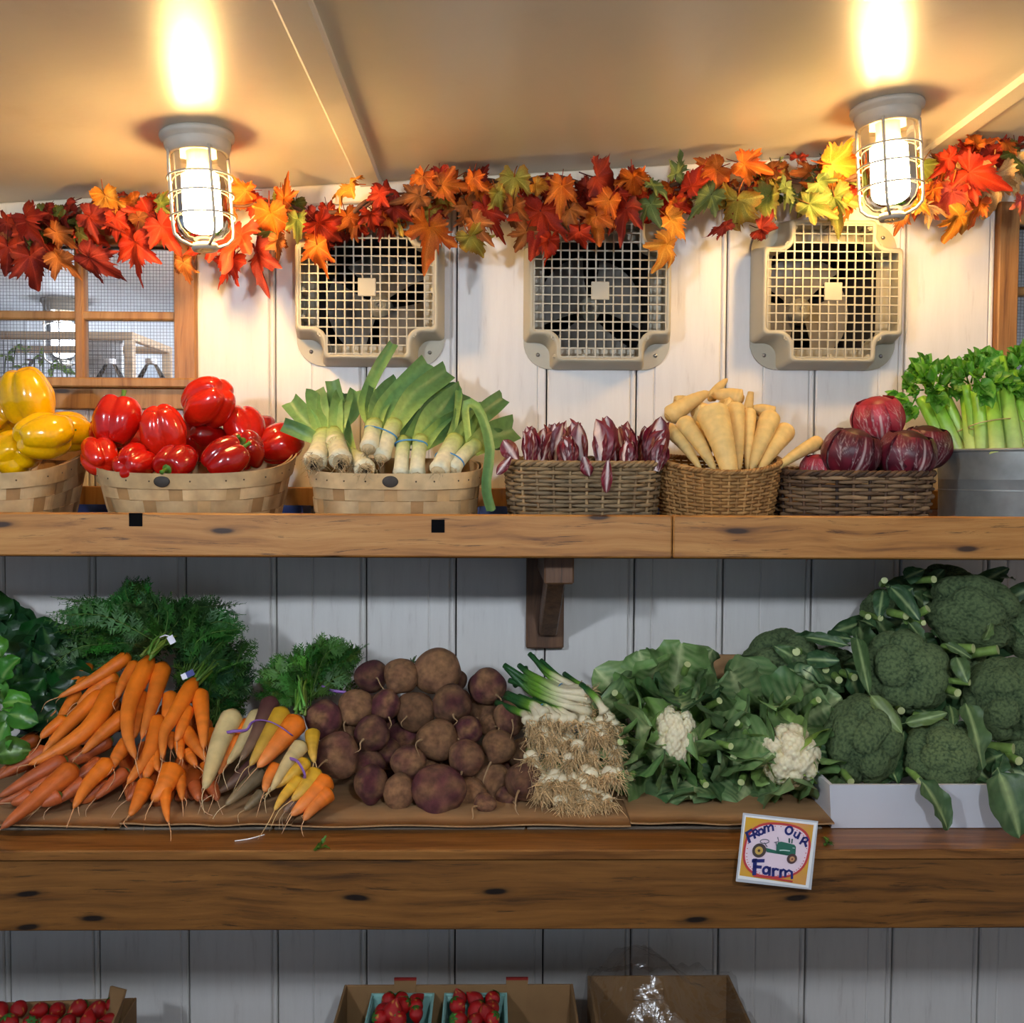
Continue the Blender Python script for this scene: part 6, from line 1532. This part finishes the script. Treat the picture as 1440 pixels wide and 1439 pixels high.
# tractor
M_TG=simple('sign_tractor_green',(44,104,84),.5)
def disc(nm,cx,cy,r,k,c): return flat(nm,arc(cx,cy,r,r*1.02,0,343,22),k,c)
flat('tractor_body',[(730,505),(770,500),(920,535),(940,560),(945,650),(860,662),(720,635),(715,560)],7,(44,104,84))
flat('tractor_frame',[(590,570),(720,605),(860,640),(858,662),(610,620)],7,(44,104,84))
flat('exhaust',[(845,460),(862,458),(868,515),(850,512)],7,(44,84,84)); flat('exhaust',[(880,465),(896,465),(895,520),(882,518)],7,(44,84,84))
strip('seat_line',arc(575,498,50,24,0,340,18),9,7,simple('sign_grey_ink',(90,94,104),.5)); strip('seat_line',[(575,515),(610,560)],10,7,bpy.data.materials['sign_grey_ink'])
strip('steering_line',[(690,510),(735,495),(720,450)],9,7,bpy.data.materials['sign_grey_ink']); strip('steering_line',[(705,510),(722,560)],10,7,bpy.data.materials['sign_grey_ink'])
disc('rear_tyre',522,602,80,8,(74,60,56)); disc('rear_rim',518,602,46,9,(206,166,82)); disc('rear_hub',518,602,16,10,(96,66,44))
disc('front_tyre',908,700,58,8,(84,56,54)); disc('front_rim',910,702,30,9,(196,142,96)); disc('front_hub',910,702,11,10,(120,60,50))
strip('engine_detail',[(760,600),(800,598),(870,606)],12,8,simple('sign_pale_ink',(196,214,206),.5)); strip('engine_detail',[(905,572),(925,574)],8,8,bpy.data.materials['sign_pale_ink'])

# ------------------------------------------------------------------ boxes on the low shelf
M_BOXC=simple('berry_box_cardboard',(150,112,70),.8,noise=.15,nscale=10); M_REDP=simple('red_print',(150,34,26),.6); M_PINT=simple('mint_pulp_pint',(150,198,188),.7)
def open_box(label,x0,x1,y0,y1,z1,tabs=(),rot=0):
    c=V((x0+x1)/2,(y0+y1)/2,ZBOT); t=thing('cardboard_box',label,'box',tuple(c),None,Matrix.Rotation(rot,3,'Z')); T=Matrix.Translation(c)@Matrix.Rotation(rot,4,'Z'); a,b=(x1-x0)/2,(y1-y0)/2; h=z1-ZBOT; th=.005
    for nm,lo,hi in (('side_panel',(-a,-b,0),(-a+th,b,h)),('side_panel',(a-th,-b,0),(a,b,h)),('front_panel',(-a+th,-b,0),(a-th,-b+th,h*.80)),('back_panel',(-a+th,b-th,0),(a-th,b,h)),('box_base',(-a,-b,.0005),(a,b,.004))):
        MB().box(lo,hi,M=T,bev=.001).build(nm,M_BOXC,t)
    for k in tabs:
        MB().poly([T@V(k-.021,b-.007,h-.05),T@V(k+.017,b-.007,h-.05),T@V(k+.021,b-.007,h+.011),T@V(k-.021,b-.007,h+.011)],.004,V(0,-1,0)).build('stacking_tab',M_BOXC,t); tb=t.children[-1]
        MB().box((k-.021,b-.008,h+.011),(k+.021,b-.003,h+.015),M=T).build('red_edge',M_REDP,tb)
    return t,T,a,b,h
zb1=P(640,1386,-.17).z
xa,xb=P(484,1400,-.17).x,P(806,1400,-.17).x
t1,T1,a1,b1,h1=open_box('open cardboard berry box with red-edged tabs, holding pints of strawberries',xa,xb,-.42,-.165,zb1,(P(570,1390,-.17).x-(xa+xb)/2,P(727,1390,-.17).x-(xa+xb)/2))
M_BERRY=vmat('strawberry_red',.35,.5,60,.2,180,.5,.001,rand=.15); 
mb=MB(); cols=[]
def fb(u,v):
    th=2*PI*u; r=math.sin(PI*v**.85)**.8*(1-.30*v)+.0; z=1.15*(1-2*v)
    s=mnoise.noise(V(math.cos(th)*6,math.sin(th)*6,v*12)); return (V(r*math.cos(th),r*math.sin(th),z),mixc(lin((176,16,18)),lin((208,150,60)),1 if s>.55 else 0))
mb.grid(20,16,fb,wrapu=True); BERRY=mb.mesh('berry',M_BERRY)
mb=MB()
for k in range(7):
    an=2*PI*k/7; leaf(mb,V(0,0,1.1),V(math.cos(an),math.sin(an),.15),V(0,0,1),.75,.2,.8,.3,.03,lin((60,120,44)),lin((90,150,60)),nl=6,nu=3,seed=k)
HULL=mb.mesh('hull',M_LEAF)
def berry(p,r,label,group,ax):
    t=thing('strawberry',label,'strawberry',tuple(p),group); Mx=Matrix.Translation(p)@frame(ax).to_4x4()@Matrix.Rotation(rnd.uniform(0,6),4,'Z')@Matrix.Scale(r,4)
    put('berry',BERRY,Mx,t); put('hull',HULL,Mx,t)
HP=P(570,1424,-.24).z-ZBOT
def pint(T,cx,cy,label):
    t=thing('pulp_pint',label,'punnet',tuple(T@V(cx,cy,.005)),'mint pints of strawberries'); a=.056; h=HP; m=MB()
    vs=[];
    for (s,z) in ((.82,.005),(1.0,h),(1.06,h),(1.06,h-.004),(.96,h-.004),(.78,.009)):
        vs+=[T@V(cx+sx*a*s,cy+sy*a*s,z) for sx,sy in ((-1,-1),(1,-1),(1,1),(-1,1))]
    fs=[(r*4+k,r*4+(k+1)%4,(r+1)*4+(k+1)%4,(r+1)*4+k) for r in range(5) for k in range(4)]+[(3,2,1,0),(20,21,22,23)]
    m.add(vs,fs,flat=True); m.build('pint_wall',M_PINT,t)
for k,(px) in enumerate((562,668)):
    cx=(P(px,1430,-.24).x-(xa+xb)/2); 
    for row,cy in enumerate((.060,-.058)):
        pint(T1,cx,cy,'mint pulp pint '+('under the tall upright strawberry' if k==0 else 'under the round topping strawberry')+(', by the box back' if row==0 else ', by the box front'))
        for j in range(9):
            p=T1@V(cx+(j%3-1)*.030+rnd.uniform(-.004,.004),cy+(j//3-1)*.030,HP-.004+rnd.uniform(0,.012))
            berry(p,rnd.uniform(.014,.019),'strawberry heaped in a mint pint of the tabbed box','strawberries in the tabbed box',rv(1)+V(0,0,.2))
berry(P(553,1421,-.255),.021,'tall strawberry standing tip-up above its pint','strawberries in the tabbed box',V(-.3,0,-1))
berry(P(683,1424,-.25),.018,'round strawberry topping the other pint','strawberries in the tabbed box',V(.2,.5,-1))
zb2=P(180,1391,-.17).z
xa2,xb2=P(-120,1420,-.2).x,P(192,1400,-.2).x
t2,T2,a2,b2,h2=open_box('open cardboard berry box at the open end of the low shelf',xa2,xb2,-.44,-.19,zb2-.012,(),.06)
MB().poly([T2@V(a2-.05,b2-.03,h2-.02),T2@V(a2-.008,b2-.12,h2-.02),T2@V(a2-.008,b2-.12,h2+.018),T2@V(a2-.012,b2-.03,h2+.03),T2@V(a2-.045,b2-.01,h2+.028)],.004,V(-.7,-.7,0)).build('corner_flap',M_BOXC,t2)
for j in range(26): berry(T2@V(a2-.03-.034*(j%9),b2-.03-.04*(j//9),P(80,1436,-.24).z-ZBOT+rnd.uniform(0,.010)),rnd.uniform(.015,.019),'strawberry heaped in the box at the open end of the low shelf','strawberries in the end box',rv(1))
zb3=P(950,1379,-.19).z; xa3,xb3=P(828,1400,-.2).x,P(1030,1400,-.2).x
t3,T3,a3,b3,h3=open_box('plain cardboard box half covered by a clear plastic bag',xa3,xb3,-.42,-.17,zb3)
MB().box((-.05,b3-.009,h3-.045),(.01,b3-.0045,h3-.022),M=T3,bev=.006).build('hand_hole',M_BOXC,t3)
# plastic bag slumped over that box
m_,nt_,b_=nodes('clear_plastic_film'); nt_.nodes.remove(b_); o_=nt_.nodes['Material Output']
tr=N(nt_,'ShaderNodeBsdfTransparent'); tr.inputs['Color'].default_value=(.95,.95,.95,1); gl=N(nt_,'ShaderNodeBsdfGlossy'); gl.inputs['Roughness'].default_value=.22
nz=N(nt_,'ShaderNodeTexNoise',Scale=38.0,Detail=4.0); bp=N(nt_,'ShaderNodeBump',Strength=.8,Distance=.006); nt_.links.new(coords(nt_),nz.inputs['Vector']); nt_.links.new(nz.outputs['Fac'],bp.inputs['Height']); nt_.links.new(bp.outputs['Normal'],gl.inputs['Normal'])
mx=N(nt_,'ShaderNodeMixShader'); mx.inputs[0].default_value=.13; nt_.links.new(tr.outputs[0],mx.inputs[1]); nt_.links.new(gl.outputs[0],mx.inputs[2]); nt_.links.new(mx.outputs[0],o_.inputs['Surface'])
M_FILM=m_
topz=P(880,1329,-.27).z-zb3; bx0,bx1=xa3-.014,xb3+.014
def fbag(u,v):
    x=bx0+(bx1-bx0)*u; y=-.436+.282*v
    prof=math.exp(-((u-.33)/.26)**2)*topz; edge=min(1,min(u,1-u)*22)*min(1,min(v,1-v)*22)
    z=zb3+.010+prof*(math.sin(PI*min(1,v*1.1)))-(1-edge)*.13
    z+=.016*mnoise.noise(V(x*16,y*16,3))+.012*abs(mnoise.noise(V(x*40,y*34,7)))+.006*abs(mnoise.noise(V(x*90,y*80,2))); return V(x+.006*mnoise.noise(V(z*30,y*30,1)),y,max(z,ZBOT+.004))
tag(MB().grid(100,72,fbag).build('plastic_bag',M_FILM),'crumpled clear plastic bag slumped over the plain cardboard box','plastic bag')
